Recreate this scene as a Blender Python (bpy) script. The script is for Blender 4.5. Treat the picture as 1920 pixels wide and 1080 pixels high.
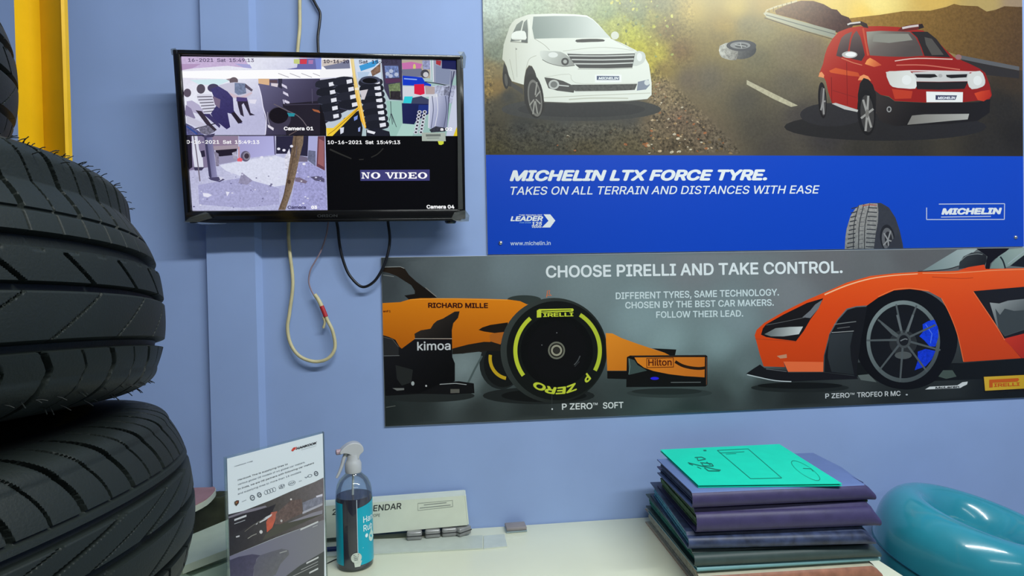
import bpy, bmesh, math, random
from math import sin, cos, pi, radians
from mathutils import Vector, Matrix, noise
from mathutils.geometry import delaunay_2d_cdt
random.seed(7)
for _o in list(bpy.data.objects): bpy.data.objects.remove(_o)
SC = bpy.context.scene
COL = SC.collection

# ------------------------------------------------------------------ camera
FPX = 1200.0
_yaw, _pit, _rol = radians(6.58), radians(-0.95), 0.0195
CF = Vector((sin(_yaw)*cos(_pit), cos(_yaw)*cos(_pit), sin(_pit)))
_r0 = Vector((cos(_yaw), -sin(_yaw), 0)); _u0 = _r0.cross(CF)
CR = _r0*cos(_rol) - _u0*sin(_rol)
CU = _u0*cos(_rol) + _r0*sin(_rol)
CP = Vector((0, -1.535, 1.35))
_cd = bpy.data.cameras.new('camera'); _cd.sensor_width = 36; _cd.lens = FPX/1920*36; _cd.clip_start = 0.02
cam = bpy.data.objects.new('camera', _cd); COL.objects.link(cam)
cam.matrix_world = Matrix(((CR.x, CU.x, -CF.x, CP.x), (CR.y, CU.y, -CF.y, CP.y), (CR.z, CU.z, -CF.z, CP.z), (0, 0, 0, 1)))
SC.camera = cam

# ------------------------------------------------------------------ world, lights, exposure
SC.view_settings.view_transform = 'Standard'; SC.view_settings.look = 'None'
SC.view_settings.gamma = 1; SC.view_settings.exposure = 0.0
try: SC.view_settings.use_curve_mapping = False
except Exception: pass
W = bpy.data.worlds.new('world'); SC.world = W; W.use_nodes = True
_bg = W.node_tree.nodes['Background']
_bg.inputs['Color'].default_value = (0.80, 0.90, 1.0, 1); _bg.inputs['Strength'].default_value = 0.07

def area(name, loc, target, sx, sy, power, color):
    d = bpy.data.lights.new(name, 'AREA'); d.shape = 'RECTANGLE'; d.size = sx; d.size_y = sy
    d.energy = power; d.color = color
    o = bpy.data.objects.new(name, d); COL.objects.link(o); o.location = loc
    o.rotation_euler = (Vector(target) - Vector(loc)).to_track_quat('-Z', 'X').to_euler()
    if sx > sy:
        o.rotation_euler = (Vector(target) - Vector(loc)).to_track_quat('-Z', 'Y').to_euler()
    return o
# ceiling tube lamp of the shop, and an added fill lamp further back
area('tube_and_fill_light', (0.95, -1.60, 2.80), (0.85, 0.0, 1.0), 2.1, 0.07, 57, (0.94, 0.99, 0.97))
area('tube_and_fill_light', (1.2, -3.6, 2.8), (0.6, -0.6, 0.8), 2.4, 0.12, 10, (0.94, 0.99, 0.97))  # added fill lamp, not a fitting of the shop

# ------------------------------------------------------------------ helpers
def ray(x, y): return CF*FPX + CR*(x-960) - CU*(y-540)
def on_plane(x, y, p, n):
    d = ray(x, y); return CP + d*((p-CP).dot(n)/d.dot(n))
def onY(x, y, Y):
    d = ray(x, y); return CP + d*((Y-CP.y)/d.y)
def onZ(x, y, Z):
    d = ray(x, y); return CP + d*((Z-CP.z)/d.z)

def lin(c):
    out = []
    for v in c[:3]:
        v = max(0.0, min(255.0, v))/255
        out.append(v/12.92 if v <= 0.04045 else ((v+0.055)/1.055)**2.4)
    return tuple(out)

def mat(name, rgb, rough=0.5, metal=0.0, spec=0.5, var=0.06, scale=30.0, bump=0.0, bscale=120.0, coat=0.0, trans=0.0, emit=0.0, ior=1.45):
    m = bpy.data.materials.new(name); m.use_nodes = True
    nt = m.node_tree; b = nt.nodes['Principled BSDF']; L = nt.links
    tc = nt.nodes.new('ShaderNodeTexCoord')
    nz = nt.nodes.new('ShaderNodeTexNoise'); nz.inputs['Scale'].default_value = scale; nz.inputs['Detail'].default_value = 5
    L.new(tc.outputs['Object'], nz.inputs['Vector'])
    rp = nt.nodes.new('ShaderNodeValToRGB')
    c = lin(rgb)
    rp.color_ramp.elements[0].position = 0.3; rp.color_ramp.elements[1].position = 0.7
    rp.color_ramp.elements[0].color = tuple(max(0, v*(1-var)) for v in c)+(1,)
    rp.color_ramp.elements[1].color = tuple(min(1, v*(1+var)) for v in c)+(1,)
    L.new(nz.outputs['Fac'], rp.inputs['Fac']); L.new(rp.outputs['Color'], b.inputs['Base Color'])
    b.inputs['Roughness'].default_value = rough; b.inputs['Metallic'].default_value = metal
    b.inputs['Specular IOR Level'].default_value = spec; b.inputs['Coat Weight'].default_value = coat
    b.inputs['Coat Roughness'].default_value = 0.08
    b.inputs['Transmission Weight'].default_value = trans; b.inputs['IOR'].default_value = ior
    if bump:
        n2 = nt.nodes.new('ShaderNodeTexNoise'); n2.inputs['Scale'].default_value = bscale; n2.inputs['Detail'].default_value = 4
        L.new(tc.outputs['Object'], n2.inputs['Vector'])
        bp = nt.nodes.new('ShaderNodeBump'); bp.inputs['Strength'].default_value = bump; bp.inputs['Distance'].default_value = 0.004
        L.new(n2.outputs['Fac'], bp.inputs['Height']); L.new(bp.outputs['Normal'], b.inputs['Normal'])
    return m

def ink_mat(name, rough=0.35, spec=0.45, emit=0.0, scale=160.0, coat=0.0):
    """printed picture: colour comes from the print's colour attribute; alpha = how grainy the printed photo is there"""
    m = bpy.data.materials.new(name); m.use_nodes = True
    nt = m.node_tree; b = nt.nodes['Principled BSDF']; L = nt.links
    at = nt.nodes.new('ShaderNodeAttribute'); at.attribute_name = 'ink'
    tc = nt.nodes.new('ShaderNodeTexCoord')
    nz = nt.nodes.new('ShaderNodeTexNoise'); nz.inputs['Scale'].default_value = scale; nz.inputs['Detail'].default_value = 6
    nz.inputs['Roughness'].default_value = 0.65
    L.new(tc.outputs['Object'], nz.inputs['Vector'])
    a = nt.nodes.new('ShaderNodeMath'); a.operation = 'SUBTRACT'; a.inputs[1].default_value = 0.5; L.new(nz.outputs['Fac'], a.inputs[0])
    k = nt.nodes.new('ShaderNodeMath'); k.operation = 'MULTIPLY'; L.new(a.outputs[0], k.inputs[0]); L.new(at.outputs['Alpha'], k.inputs[1])
    k2 = nt.nodes.new('ShaderNodeMath'); k2.operation = 'MULTIPLY_ADD'; k2.inputs[1].default_value = 5.0; k2.inputs[2].default_value = 1.0
    L.new(k.outputs[0], k2.inputs[0])
    cl = nt.nodes.new('ShaderNodeClamp'); cl.inputs['Min'].default_value = 0.15; cl.inputs['Max'].default_value = 2.6; L.new(k2.outputs[0], cl.inputs['Value'])
    vm = nt.nodes.new('ShaderNodeVectorMath'); vm.operation = 'SCALE'
    L.new(at.outputs['Color'], vm.inputs[0]); L.new(cl.outputs[0], vm.inputs['Scale'])
    if emit:
        b.inputs['Base Color'].default_value = (0.003, 0.003, 0.004, 1)
        L.new(vm.outputs[0], b.inputs['Emission Color']); b.inputs['Emission Strength'].default_value = emit
    else:
        L.new(vm.outputs[0], b.inputs['Base Color'])
    b.inputs['Roughness'].default_value = rough; b.inputs['Specular IOR Level'].default_value = spec
    b.inputs['Coat Weight'].default_value = coat
    return m

def clear_mat(name, tint=(255, 255, 255), gloss=0.10, rough=0.06, haze=0.0):
    m = bpy.data.materials.new(name); m.use_nodes = True
    nt = m.node_tree; nt.nodes.remove(nt.nodes['Principled BSDF']); L = nt.links
    out = nt.nodes['Material Output']
    t = nt.nodes.new('ShaderNodeBsdfTransparent'); t.inputs['Color'].default_value = lin(tint)+(1,)
    g = nt.nodes.new('ShaderNodeBsdfGlossy'); g.inputs['Roughness'].default_value = rough
    d = nt.nodes.new('ShaderNodeBsdfDiffuse'); d.inputs['Color'].default_value = lin(tint)+(1,)
    tc = nt.nodes.new('ShaderNodeTexCoord'); nz = nt.nodes.new('ShaderNodeTexNoise'); nz.inputs['Scale'].default_value = 25
    L.new(tc.outputs['Object'], nz.inputs['Vector'])
    bp = nt.nodes.new('ShaderNodeBump'); bp.inputs['Strength'].default_value = 0.08; L.new(nz.outputs['Fac'], bp.inputs['Height'])
    L.new(bp.outputs['Normal'], g.inputs['Normal'])
    lw = nt.nodes.new('ShaderNodeLayerWeight'); lw.inputs['Blend'].default_value = 0.25
    ma = nt.nodes.new('ShaderNodeMath'); ma.operation = 'MULTIPLY_ADD'; ma.inputs[1].default_value = 0.6; ma.inputs[2].default_value = gloss
    L.new(lw.outputs['Fresnel'], ma.inputs[0])
    m0 = nt.nodes.new('ShaderNodeMixShader'); m0.inputs['Fac'].default_value = haze
    L.new(t.outputs[0], m0.inputs[1]); L.new(d.outputs[0], m0.inputs[2])
    mx = nt.nodes.new('ShaderNodeMixShader'); L.new(ma.outputs[0], mx.inputs['Fac'])
    L.new(m0.outputs[0], mx.inputs[1]); L.new(g.outputs[0], mx.inputs[2]); L.new(mx.outputs[0], out.inputs['Surface'])
    return m

def tag(o, label=None, cat=None, group=None, kind=None):
    if label: o['label'] = label
    if cat: o['category'] = cat
    if group: o['group'] = group
    if kind: o['kind'] = kind
    return o
def root_of(p):
    while p.parent is not None: p = p.parent
    return p
def thing(name, label, cat, loc=(0, 0, 0), group=None):
    o = bpy.data.objects.new(name, None); COL.objects.link(o); o.location = loc; o.empty_display_size = 0.05
    return tag(o, label, cat, group)

class MB:
    """collects geometry (world coordinates) and links it as ONE mesh object"""
    def __init__(s): s.v = []; s.f = []; s.m = []
    def add(s, vs, fs, mi=0):
        b = len(s.v); s.v += [Vector(p) for p in vs]
        for f in fs: s.f.append(tuple(b+i for i in f)); s.m.append(mi)
        return s
    def frame_box(s, o, ex, ey, ez, x0, x1, y0, y1, z0, z1, mi=0, bev=0.0, seg=2):
        bm = bmesh.new(); bmesh.ops.create_cube(bm, size=1)
        for v in bm.verts:
            v.co = Vector(((x0+x1)/2+v.co.x*(x1-x0), (y0+y1)/2+v.co.y*(y1-y0), (z0+z1)/2+v.co.z*(z1-z0)))
        if bev: bmesh.ops.bevel(bm, geom=list(bm.edges), offset=bev, segments=seg, profile=0.5, affect='EDGES')
        bm.verts.index_update()
        vs = [o+ex*v.co.x+ey*v.co.y+ez*v.co.z for v in bm.verts]
        fs = [[v.index for v in f.verts] for f in bm.faces]
        bm.free(); return s.add(vs, fs, mi)
    def box(s, x0, x1, y0, y1, z0, z1, mi=0, bev=0.0, seg=2):
        return s.frame_box(Vector((0, 0, 0)), Vector((1, 0, 0)), Vector((0, 1, 0)), Vector((0, 0, 1)), x0, x1, y0, y1, z0, z1, mi, bev, seg)
    def prism(s, pts, off, mi=0):
        """pts: outline of 3-D points; off: extrusion vector"""
        n = len(pts); off = Vector(off)
        vs = [Vector(p) for p in pts]+[Vector(p)+off for p in pts]
        fs = [tuple(range(n)), tuple(range(2*n-1, n-1, -1))]+[(i, i+n, (i+1) % n+n, (i+1) % n) for i in range(n)]
        return s.add(vs, fs, mi)
    def lathe(s, prof, c=(0, 0, 0), axis=(0, 0, 1), n=48, mi=0, a0=0.0, a1=2*pi, up=None):
        """prof: list of (radius, height) along axis"""
        c = Vector(c); a = Vector(axis).normalized()
        e1 = Vector(up) if up else a.orthogonal().normalized(); e2 = a.cross(e1)
        full = abs((a1-a0)-2*pi) < 1e-6; k = n if full else n+1
        vs = []; fs = []
        for (r, h) in prof:
            for i in range(k):
                t = a0+(a1-a0)*i/n
                vs.append(c+a*h+(e1*cos(t)+e2*sin(t))*r)
        for j in range(len(prof)-1):
            for i in range(n):
                i2 = (i+1) % k
                fs.append((j*k+i, j*k+i2, (j+1)*k+i2, (j+1)*k+i))
        return s.add(vs, fs, mi)
    def tube(s, pts, r, n=10, mi=0, cap=True, sub=8):
        P = catmull([Vector(p) for p in pts], sub) if sub > 1 else [Vector(p) for p in pts]
        rr = r if callable(r) else (lambda t: r)
        vs = []; fs = []; N = len(P); pe = None
        for i, p in enumerate(P):
            t = (P[min(i+1, N-1)]-P[max(i-1, 0)]).normalized()
            e = (pe - t*pe.dot(t)).normalized() if pe is not None else t.orthogonal().normalized()
            pe = e; g = t.cross(e); q = rr(i/(N-1))
            for k in range(n): vs.append(p+(e*cos(2*pi*k/n)+g*sin(2*pi*k/n))*q)
        for i in range(N-1):
            for k in range(n): fs.append((i*n+k, i*n+(k+1) % n, (i+1)*n+(k+1) % n, (i+1)*n+k))
        if cap: fs.append(tuple(range(n-1, -1, -1))); fs.append(tuple((N-1)*n+k for k in range(n)))
        return s.add(vs, fs, mi)
    def build(s, name, mats, parent=None, smooth=False, angle=None):
        me = bpy.data.meshes.new(name)
        o0 = root_of(parent).location if parent is not None else Vector((0, 0, 0))
        me.from_pydata([tuple(v-o0) for v in s.v], [], s.f)
        if not isinstance(mats, (list, tuple)): mats = [mats]
        for m in mats: me.materials.append(m)
        me.polygons.foreach_set('material_index', s.m)
        if smooth: me.polygons.foreach_set('use_smooth', [True]*len(me.polygons))
        me.update()
        bm = bmesh.new(); bm.from_mesh(me); bmesh.ops.recalc_face_normals(bm, faces=bm.faces); bm.to_mesh(me); bm.free()
        if angle is not None:
            try: me.set_sharp_from_angle(angle=radians(angle))
            except Exception: pass
        o = bpy.data.objects.new(name, me); COL.objects.link(o)
        if parent is not None: o.parent = parent
        return o

def catmull(P, sub):
    out = []; n = len(P)
    for i in range(n-1):
        p0, p1, p2, p3 = P[max(i-1, 0)], P[i], P[i+1], P[min(i+2, n-1)]
        for k in range(sub):
            t = k/sub
            out.append(0.5*((2*p1)+(p2-p0)*t+(2*p0-5*p1+4*p2-p3)*t*t+(3*p1-p0-3*p2+p3)*t**3))
    out.append(P[-1]); return out
def smooth_closed(pts, sub=4):
    n = len(pts); P = [Vector((p[0], p[1])) for p in pts]; out = []
    for i in range(n):
        p0, p1, p2, p3 = P[i-1], P[i], P[(i+1) % n], P[(i+2) % n]
        for k in range(sub):
            t = k/sub
            q = 0.5*((2*p1)+(p2-p0)*t+(2*p0-5*p1+4*p2-p3)*t*t+(3*p1-p0-3*p2+p3)*t**3)
            out.append((q.x, q.y))
    return out

def grad(p0, c0, p1, c1, *more):
    """linear colour gradient across a printed shape; optional mid stops (t, colour)"""
    stops = sorted([(0.0, c0), (1.0, c1)]+list(more), key=lambda s: s[0])
    dx, dy = p1[0]-p0[0], p1[1]-p0[1]; l2 = dx*dx+dy*dy
    def fn(x, y):
        t = max(0, min(1, ((x-p0[0])*dx+(y-p0[1])*dy)/l2))
        for (a, ca), (b, cb) in zip(stops, stops[1:]):
            if t <= b:
                k = (t-a)/(b-a) if b > a else 0
                return tuple(ca[i]+(cb[i]-ca[i])*k for i in range(3))
        return stops[-1][1]
    return fn
def idw(pts, p=3.0):
    def fn(x, y):
        s = [0, 0, 0]; w = 0
        for (a, b, c) in pts:
            k = 1.0/((a-x)**2+(b-y)**2+40)**(p/2)
            w += k
            for i in range(3): s[i] += c[i]*k
        return tuple(v/w for v in s)
    return fn

class Art:
    """a flat print: outlines in one plane, cut into a single layer of coloured faces"""
    def __init__(s): s.V = []; s.F = []; s.C = []
    def poly(s, pts, c, sm=0, m=0.0):
        if sm: pts = smooth_closed(pts, sm)
        b = len(s.V); n = len(pts)
        ar = sum(pts[i][0]*pts[(i+1) % n][1]-pts[(i+1) % n][0]*pts[i][1] for i in range(n))
        pts = [(x, -y) for x, y in pts]
        s.V += [Vector(p) for p in pts]
        idx = list(range(b, b+n))
        if ar > 0: idx.reverse()
        s.F.append(idx); s.C.append((c, m)); return s
    def ell(s, cx, cy, rx, ry, c, rot=0.0, n=28, m=0.0, a0=0, a1=360):
        r = radians(rot); pts = []
        k = n if a1-a0 >= 360 else n+1
        for i in range(k):
            t = radians(a0+(a1-a0)*i/n); x, y = rx*cos(t), ry*sin(t)
            pts.append((cx+x*cos(r)-y*sin(r), cy+x*sin(r)+y*cos(r)))
        return s.poly(pts, c, 0, m)
    def ringseg(s, cx, cy, r0, r1, a0, a1, c, ky=1.0, n=24):
        A = [radians(a0+(a1-a0)*i/n) for i in range(n+1)]
        return s.poly([(cx+r1*cos(t), cy+r1*ky*sin(t)) for t in A]+[(cx+r0*cos(t), cy+r0*ky*sin(t)) for t in reversed(A)], c)
    def line(s, pts, w, c, sub=1, m=0.0):
        P = [Vector((p[0], p[1], 0)) for p in pts]
        if sub > 1: P = catmull(P, sub)
        L = []; R = []; N = len(P)
        for i, p in enumerate(P):
            t = (P[min(i+1, N-1)]-P[max(i-1, 0)]); t.normalize()
            nn = Vector((-t.y, t.x, 0)); ww = (w(i/(N-1)) if callable(w) else w)/2
            L.append((p.x+nn.x*ww, p.y+nn.y*ww)); R.append((p.x-nn.x*ww, p.y-nn.y*ww))
        for i in range(N-1):
            s.poly([L[i], L[i+1], R[i+1], R[i]], c, 0, m)
        return s
    def grid(s, x0, y0, x1, y1, step):
        ny = int((y1-y0)/step); nx = int((x1-x0)/step)
        for j in range(ny+1):
            for i in range(nx+1):
                s.V.append(Vector((x0+(i+(0.5 if j % 2 else 0))*step+random.uniform(-.15, .15)*step, -(y0+j*step+random.uniform(-.15, .15)*step))))
        return s
    def build(s, name, mt, parent, place, sc=1.0):
        vs, es, fs, ov, oe, of = delaunay_2d_cdt(s.V, [], s.F, 1, 1e-4)
        keep = []; cols = []
        for f, o in zip(fs, of):
            if 0 not in o: continue
            c, m = s.C[max(o)]
            keep.append(f)
            for i in f:
                x, y = vs[i].x, -vs[i].y
                q = c(x, y) if callable(c) else c
                mm = m(x, y) if callable(m) else m
                r, g, b = lin(q); cols += [r*sc, g*sc, b*sc, mm]
        me = bpy.data.meshes.new(name)
        o0 = root_of(parent).location
        me.from_pydata([tuple(place(v.x, -v.y)-o0) for v in vs], [], keep)
        at = me.color_attributes.new('ink', 'FLOAT_COLOR', 'CORNER'); at.data.foreach_set('color', cols)
        me.materials.append(mt); me.update()
        o = bpy.data.objects.new(name, me); COL.objects.link(o); o.parent = parent
        return o

FONT = None
try:
    import os
    _fp = os.path.join(bpy.utils.system_resource('DATAFILES'), 'fonts', 'Inter.woff2')
    if os.path.exists(_fp): FONT = bpy.data.fonts.load(_fp)
except Exception:
    FONT = None
_tcache = {}
def fill_outlines(P, E):
    """fill glyph outlines by winding number (overlapping strokes of a letter stay solid)"""
    nb = {}
    for a, b in E: nb.setdefault(a, []).append(b); nb.setdefault(b, []).append(a)
    seen = set(); loops = []; sg = []
    for s in list(nb):
        if s in seen: continue
        lp = [s]; seen.add(s); prev = None; cur = s
        while True:
            nx = [k for k in nb[cur] if k != prev and k not in seen]
            if not nx: break
            # outlines keep the vertex order of the curve
            k = min(nx, key=lambda q: (q != cur+1, q)); lp.append(k); seen.add(k); prev, cur = cur, k
        if len(lp) < 3: continue
        ar = sum(P[lp[i]].x*P[lp[(i+1) % len(lp)]].y-P[lp[(i+1) % len(lp)]].x*P[lp[i]].y for i in range(len(lp)))
        sg.append(1 if ar > 0 else -1); loops.append(lp if ar > 0 else lp[::-1])
    vs, es, fs, ov, oe, of = delaunay_2d_cdt(P, [], loops, 1, 1e-6)
    return [(v.x, v.y) for v in vs], [tuple(f) for f, o in zip(fs, of) if sum(sg[i] for i in o) != 0]
def glyphs(txt, bold=0.0, shear=0.0, space=1.0):
    key = (txt, shear, space)
    if key in _tcache: return _tcache[key]
    cu = bpy.data.curves.new('t', 'FONT'); cu.body = txt; cu.size = 1; cu.shear = shear; cu.space_character = space
    cu.resolution_u = 4; cu.dimensions = '2D'; cu.fill_mode = 'NONE'
    if FONT: cu.font = FONT
    ob = bpy.data.objects.new('t', cu); COL.objects.link(ob)
    dg = bpy.context.evaluated_depsgraph_get(); dg.update()
    ev = ob.evaluated_get(dg); me = ev.to_mesh()
    P = [Vector((v.co.x, v.co.y)) for v in me.vertices]; E = [tuple(e.vertices) for e in me.edges]
    V, F = fill_outlines(P, E)
    ev.to_mesh_clear(); bpy.data.objects.remove(ob); bpy.data.curves.remove(cu)
    _tcache[key] = (V, F); return V, F

class Ink:
    """lettering: glyph outlines laid on a surface through place(x, y)"""
    def __init__(s): s.v = []; s.f = []; s.c = []; s.k = []
    def text(s, txt, bl, br, cap, c, bold=0.0, shear=0.0, up=None, fn=None, space=1.0, xh=False):
        V, F = glyphs(txt, bold, shear, space)
        hv = glyphs('x' if xh else 'H', bold)[0]; H = max(p[1] for p in hv)
        x0 = min(p[0] for p in V); x1 = max(p[0] for p in V)
        up = up or (-0.0195, -1.0)
        # heavier weights: the outline is laid down several times, shifted a little
        sh = [(0, 0)] if bold < .004 else [(bold*cos(k*pi/4), bold*sin(k*pi/4)) for k in range(8)]
        if bold >= .03: sh.append((0, 0))
        for ki, (dx, dy) in enumerate(sh):
            b = len(s.v); s.k += [ki]*len(V)
            for (x, y) in V:
                u = (x+dx-x0+bold)/(x1-x0+2*bold); w = (y+dy+bold)/(H+2*bold)
                if fn: s.v.append(fn(u, w))
                else: s.v.append((bl[0]+(br[0]-bl[0])*u+up[0]*cap*w, bl[1]+(br[1]-bl[1])*u+up[1]*cap*w))
            for f in F: s.f.append(tuple(b+i for i in f)); s.c.append(c)
        return s
    def quad(s, pts, c):
        b = len(s.v); s.v += list(pts); s.k += [9+(len(s.f) % 5)]*len(pts); s.f.append(tuple(range(b, b+len(pts)))); s.c.append(c); return s
    def frame(s, pts, w, c):
        n = len(pts); cx = sum(p[0] for p in pts)/n; cy = sum(p[1] for p in pts)/n
        inn = []
        for (x, y) in pts:
            d = math.hypot(x-cx, y-cy); 
            inn.append((x-(w if x > cx else -w), y-(w if y > cy else -w)))
        for i in range(n):
            j = (i+1) % n; s.quad([pts[i], pts[j], inn[j], inn[i]], c)
        return s
    def line(s, pts, w, c):
        for (a, b) in zip(pts, pts[1:]):
            dx, dy = b[0]-a[0], b[1]-a[1]; l = math.hypot(dx, dy) or 1; nx, ny = -dy/l*w/2, dx/l*w/2
            s.quad([(a[0]+nx, a[1]+ny), (b[0]+nx, b[1]+ny), (b[0]-nx, b[1]-ny), (a[0]-nx, a[1]-ny)], c)
        return s
    def ellring(s, cx, cy, rx, ry, w, c, n=24, rot=0):
        r = radians(rot)
        P = []
        for i in range(n):
            t = 2*pi*i/n
            P.append([(cx+(rx*k)*cos(t)*cos(r)-(ry*k)*sin(t)*sin(r), cy+(rx*k)*cos(t)*sin(r)+(ry*k)*sin(t)*cos(r)) for k in (1, 1-w/max(rx, ry))])
        for i in range(n):
            j = (i+1) % n; s.quad([P[i][0], P[j][0], P[j][1], P[i][1]], c)
        return s
    def build(s, name, mt, parent, place, nrm=(0, -1, 0), sc=1.0, label=None):
        me = bpy.data.meshes.new(name); o0 = root_of(parent).location
        nf = nrm if callable(nrm) else (lambda x, y: Vector(nrm))
        me.from_pydata([tuple(place(q[0], q[1])+nf(q[0], q[1])*(2.2e-5*k)-o0) for q, k in zip(s.v, s.k)], [], s.f)
        cols = []
        for p, c in zip(me.polygons, s.c):
            r, g, b = lin(c)
            for _ in p.vertices: cols += [r*sc, g*sc, b*sc, 0.0]
        at = me.color_attributes.new('ink', 'FLOAT_COLOR', 'CORNER'); at.data.foreach_set('color', cols)
        me.materials.append(mt); me.update()
        o = bpy.data.objects.new(name, me); COL.objects.link(o); o.parent = parent
        if label: o['label'] = label
        return o
def crop(x0, y0, k): return lambda pts: [(x0+x/k, y0+y/k) for x, y in pts]
def wallplane(Y): return lambda x, y: onY(x, y, Y)
def proj(P):
    v = Vector(P)-CP; z = v.dot(CF)
    return (960+FPX*v.dot(CR)/z, 540-FPX*v.dot(CU)/z)

# ------------------------------------------------------------------ the room
M_wall = mat('blue_wall_paint', (144, 166, 211), rough=0.55, spec=0.3, var=0.045, scale=5, bump=0.05, bscale=45)
M_floor = mat('floor_tile', (150, 160, 155), rough=0.4, var=0.1, scale=4)
M_ceil = mat('ceiling_paint', (215, 220, 222), rough=0.8, var=0.03)
def struct(name, mb, m, **k):
    o = mb.build(name, m, None, **k); o['kind'] = 'structure'; return o
WX0, WX1, CZ = -1.75, 2.9, 2.95
struct('wall_back', MB().box(WX0-.1, WX1+.1, 0, 0.12, 0, CZ), M_wall)
struct('wall_left', MB().box(WX0-.12, WX0, -3.6, 0, 0, CZ), M_wall)
struct('wall_right', MB().box(WX1, WX1+.12, -3.6, 0, 0, CZ), M_wall)
struct('floor', MB().box(WX0-.1, WX1+.1, -4.2, 0.12, -0.1, 0), M_floor)
struct('ceiling', MB().box(WX0-.1, WX1+.1, -4.2, 0.12, CZ, CZ+0.1), M_ceil)
PY = -0.016                       # how far the pilaster stands off the wall; its right edge is plastered as a splay
PX1 = onY(481, 600, PY).x; PXW = onY(494.5, 600, 0).x; PX0 = onY(390.5, 600, PY).x
struct('trim_1', MB().prism([Vector(p) for p in ((PX0, 0, 0), (PX0, PY, 0), (PX1, PY, 0), (PXW, 0, 0))], (0, 0, CZ)), M_wall)

# ------------------------------------------------------------------ counter
ZT = 0.7485
M_lam = mat('cream_laminate', (232, 234, 208), rough=0.32, spec=0.5, var=0.03, scale=7, bump=0.02, bscale=60)
M_leg = mat('grey_steel', (120, 124, 126), rough=0.45, metal=0.6)
t = thing('counter', 'cream laminate counter running along the blue wall under the posters', 'counter', (0.3, -0.3, 0))
CXR = onZ(1672, 1065, ZT).x
MB().box(-0.64, CXR, -0.56, -0.002, ZT-0.03, ZT, bev=0.003).build('worktop', M_lam, t, smooth=True, angle=40)
for lx in (-0.60, CXR-.06):
    for ly in (-0.52, -0.06):
        MB().box(lx-.02, lx+.02, ly-.02, ly+.02, 0, ZT-0.03, bev=.002).build('leg', M_leg, t)
MB().box(-0.58, CXR-.08, -0.54, -0.525, 0.45, ZT-0.03).build('front_panel', M_lam, t)

# ------------------------------------------------------------------ tyres
M_rub = mat('tyre_rubber', (28, 34, 32), rough=0.55, spec=0.32, var=0.12, scale=9, bump=0.10, bscale=500)
M_rubs = mat('tyre_sidewall_rubber', (28, 32, 31), rough=0.62, spec=0.32, var=0.1, scale=12, bump=0.06, bscale=300)
def rprof(z, R):
    return R-0.012*min(1.6, (abs(z)/0.06)**2.5)
def slot(s, p, hw, d, off=0.0):
    q = abs(((s/p+off) % 1.0)-0.5)*p
    return d*max(0.0, min(1.0, (hw-q)/(hw*0.35))) if q < hw else 0.0
def groove(z, c, hw, d):
    q = abs(z-c)
    return d*max(0.0, min(1.0, (hw-q)/(hw*0.3))) if q < hw else 0.0
def pat_a(th, z, R):
    s = th*R; d = 0
    d = max(d, groove(z, 0.0290, 0.0052, .0075), groove(z, -0.0015, 0.0030, .0075), groove(z, -0.0390, 0.0036, .0075), groove(z, 0.0498, 0.0011, .002))
    if z > 0.0498:
        k = .030*(1-min(1, (z-.0498)/.066)**2)
        d = max(d, slot(s-k, 2*pi*R/38, .0024, .0065), slot(s-k, 2*pi*R/38, .0008, .003, .5))
    elif z > 0.034:
        d = max(d, slot(s-.035, 2*pi*R/38, .0007, .002, .12), slot(s-.035, 2*pi*R/38, .0007, .002, .6))
    elif -0.0015 < z < 0.0205:
        d = max(d, slot(s-1.15*(0.03-z), 2*pi*R/34, .0022, .005))
    elif 0.0205 <= z < 0.024:
        d = max(d, slot(s-.5*(0.03-z), 2*pi*R/68, .0050, .0012))
    elif -0.036 < z < -0.004:
        d = max(d, slot(s-1.5*(z+.039), 2*pi*R/30, .0010, .003))
    elif z < -0.0425:
        u = -(z+0.0425)
        k = 0.010*sin(min(1, u/0.02)*pi/2)-0.55*max(0, u-.012)
        d = max(d, slot(s-k, 2*pi*R/30, .0026, .006), slot(s-k, 2*pi*R/30, .0007, .0025, .5))
    return d
def pat_b(th, z, R):
    s = th*R; d = 0
    d = max(d, groove(z, 0.0330, 0.0012, .0025), groove(z, 0.0235, 0.0036, .007), groove(z, -0.008, .0040, .007), groove(z, -0.040, .0036, .007))
    if z > 0.0335:
        k = .034*(1-min(1, (z-.0335)/.052)**2)
        d = max(d, slot(s-k, 2*pi*R/40, .0024, .0065), slot(s-k, 2*pi*R/40, .0010, .004, .5))
    elif -0.006 < z < 0.0215:
        d = max(d, slot(s-4.2*(z+.008), 2*pi*R/17, .0055, .0045), slot(s-4.2*(z+.008), 2*pi*R/17, .0018, .002, .45))
    elif -0.037 < z < -0.010:
        d = max(d, slot(s-3.4*(z+.04), 2*pi*R/17, .0050, .0045))
    elif z < -0.043:
        d = max(d, slot(s+.5*z, 2*pi*R/40, .0020, .005))
    return d
SECT = 0.0825
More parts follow.
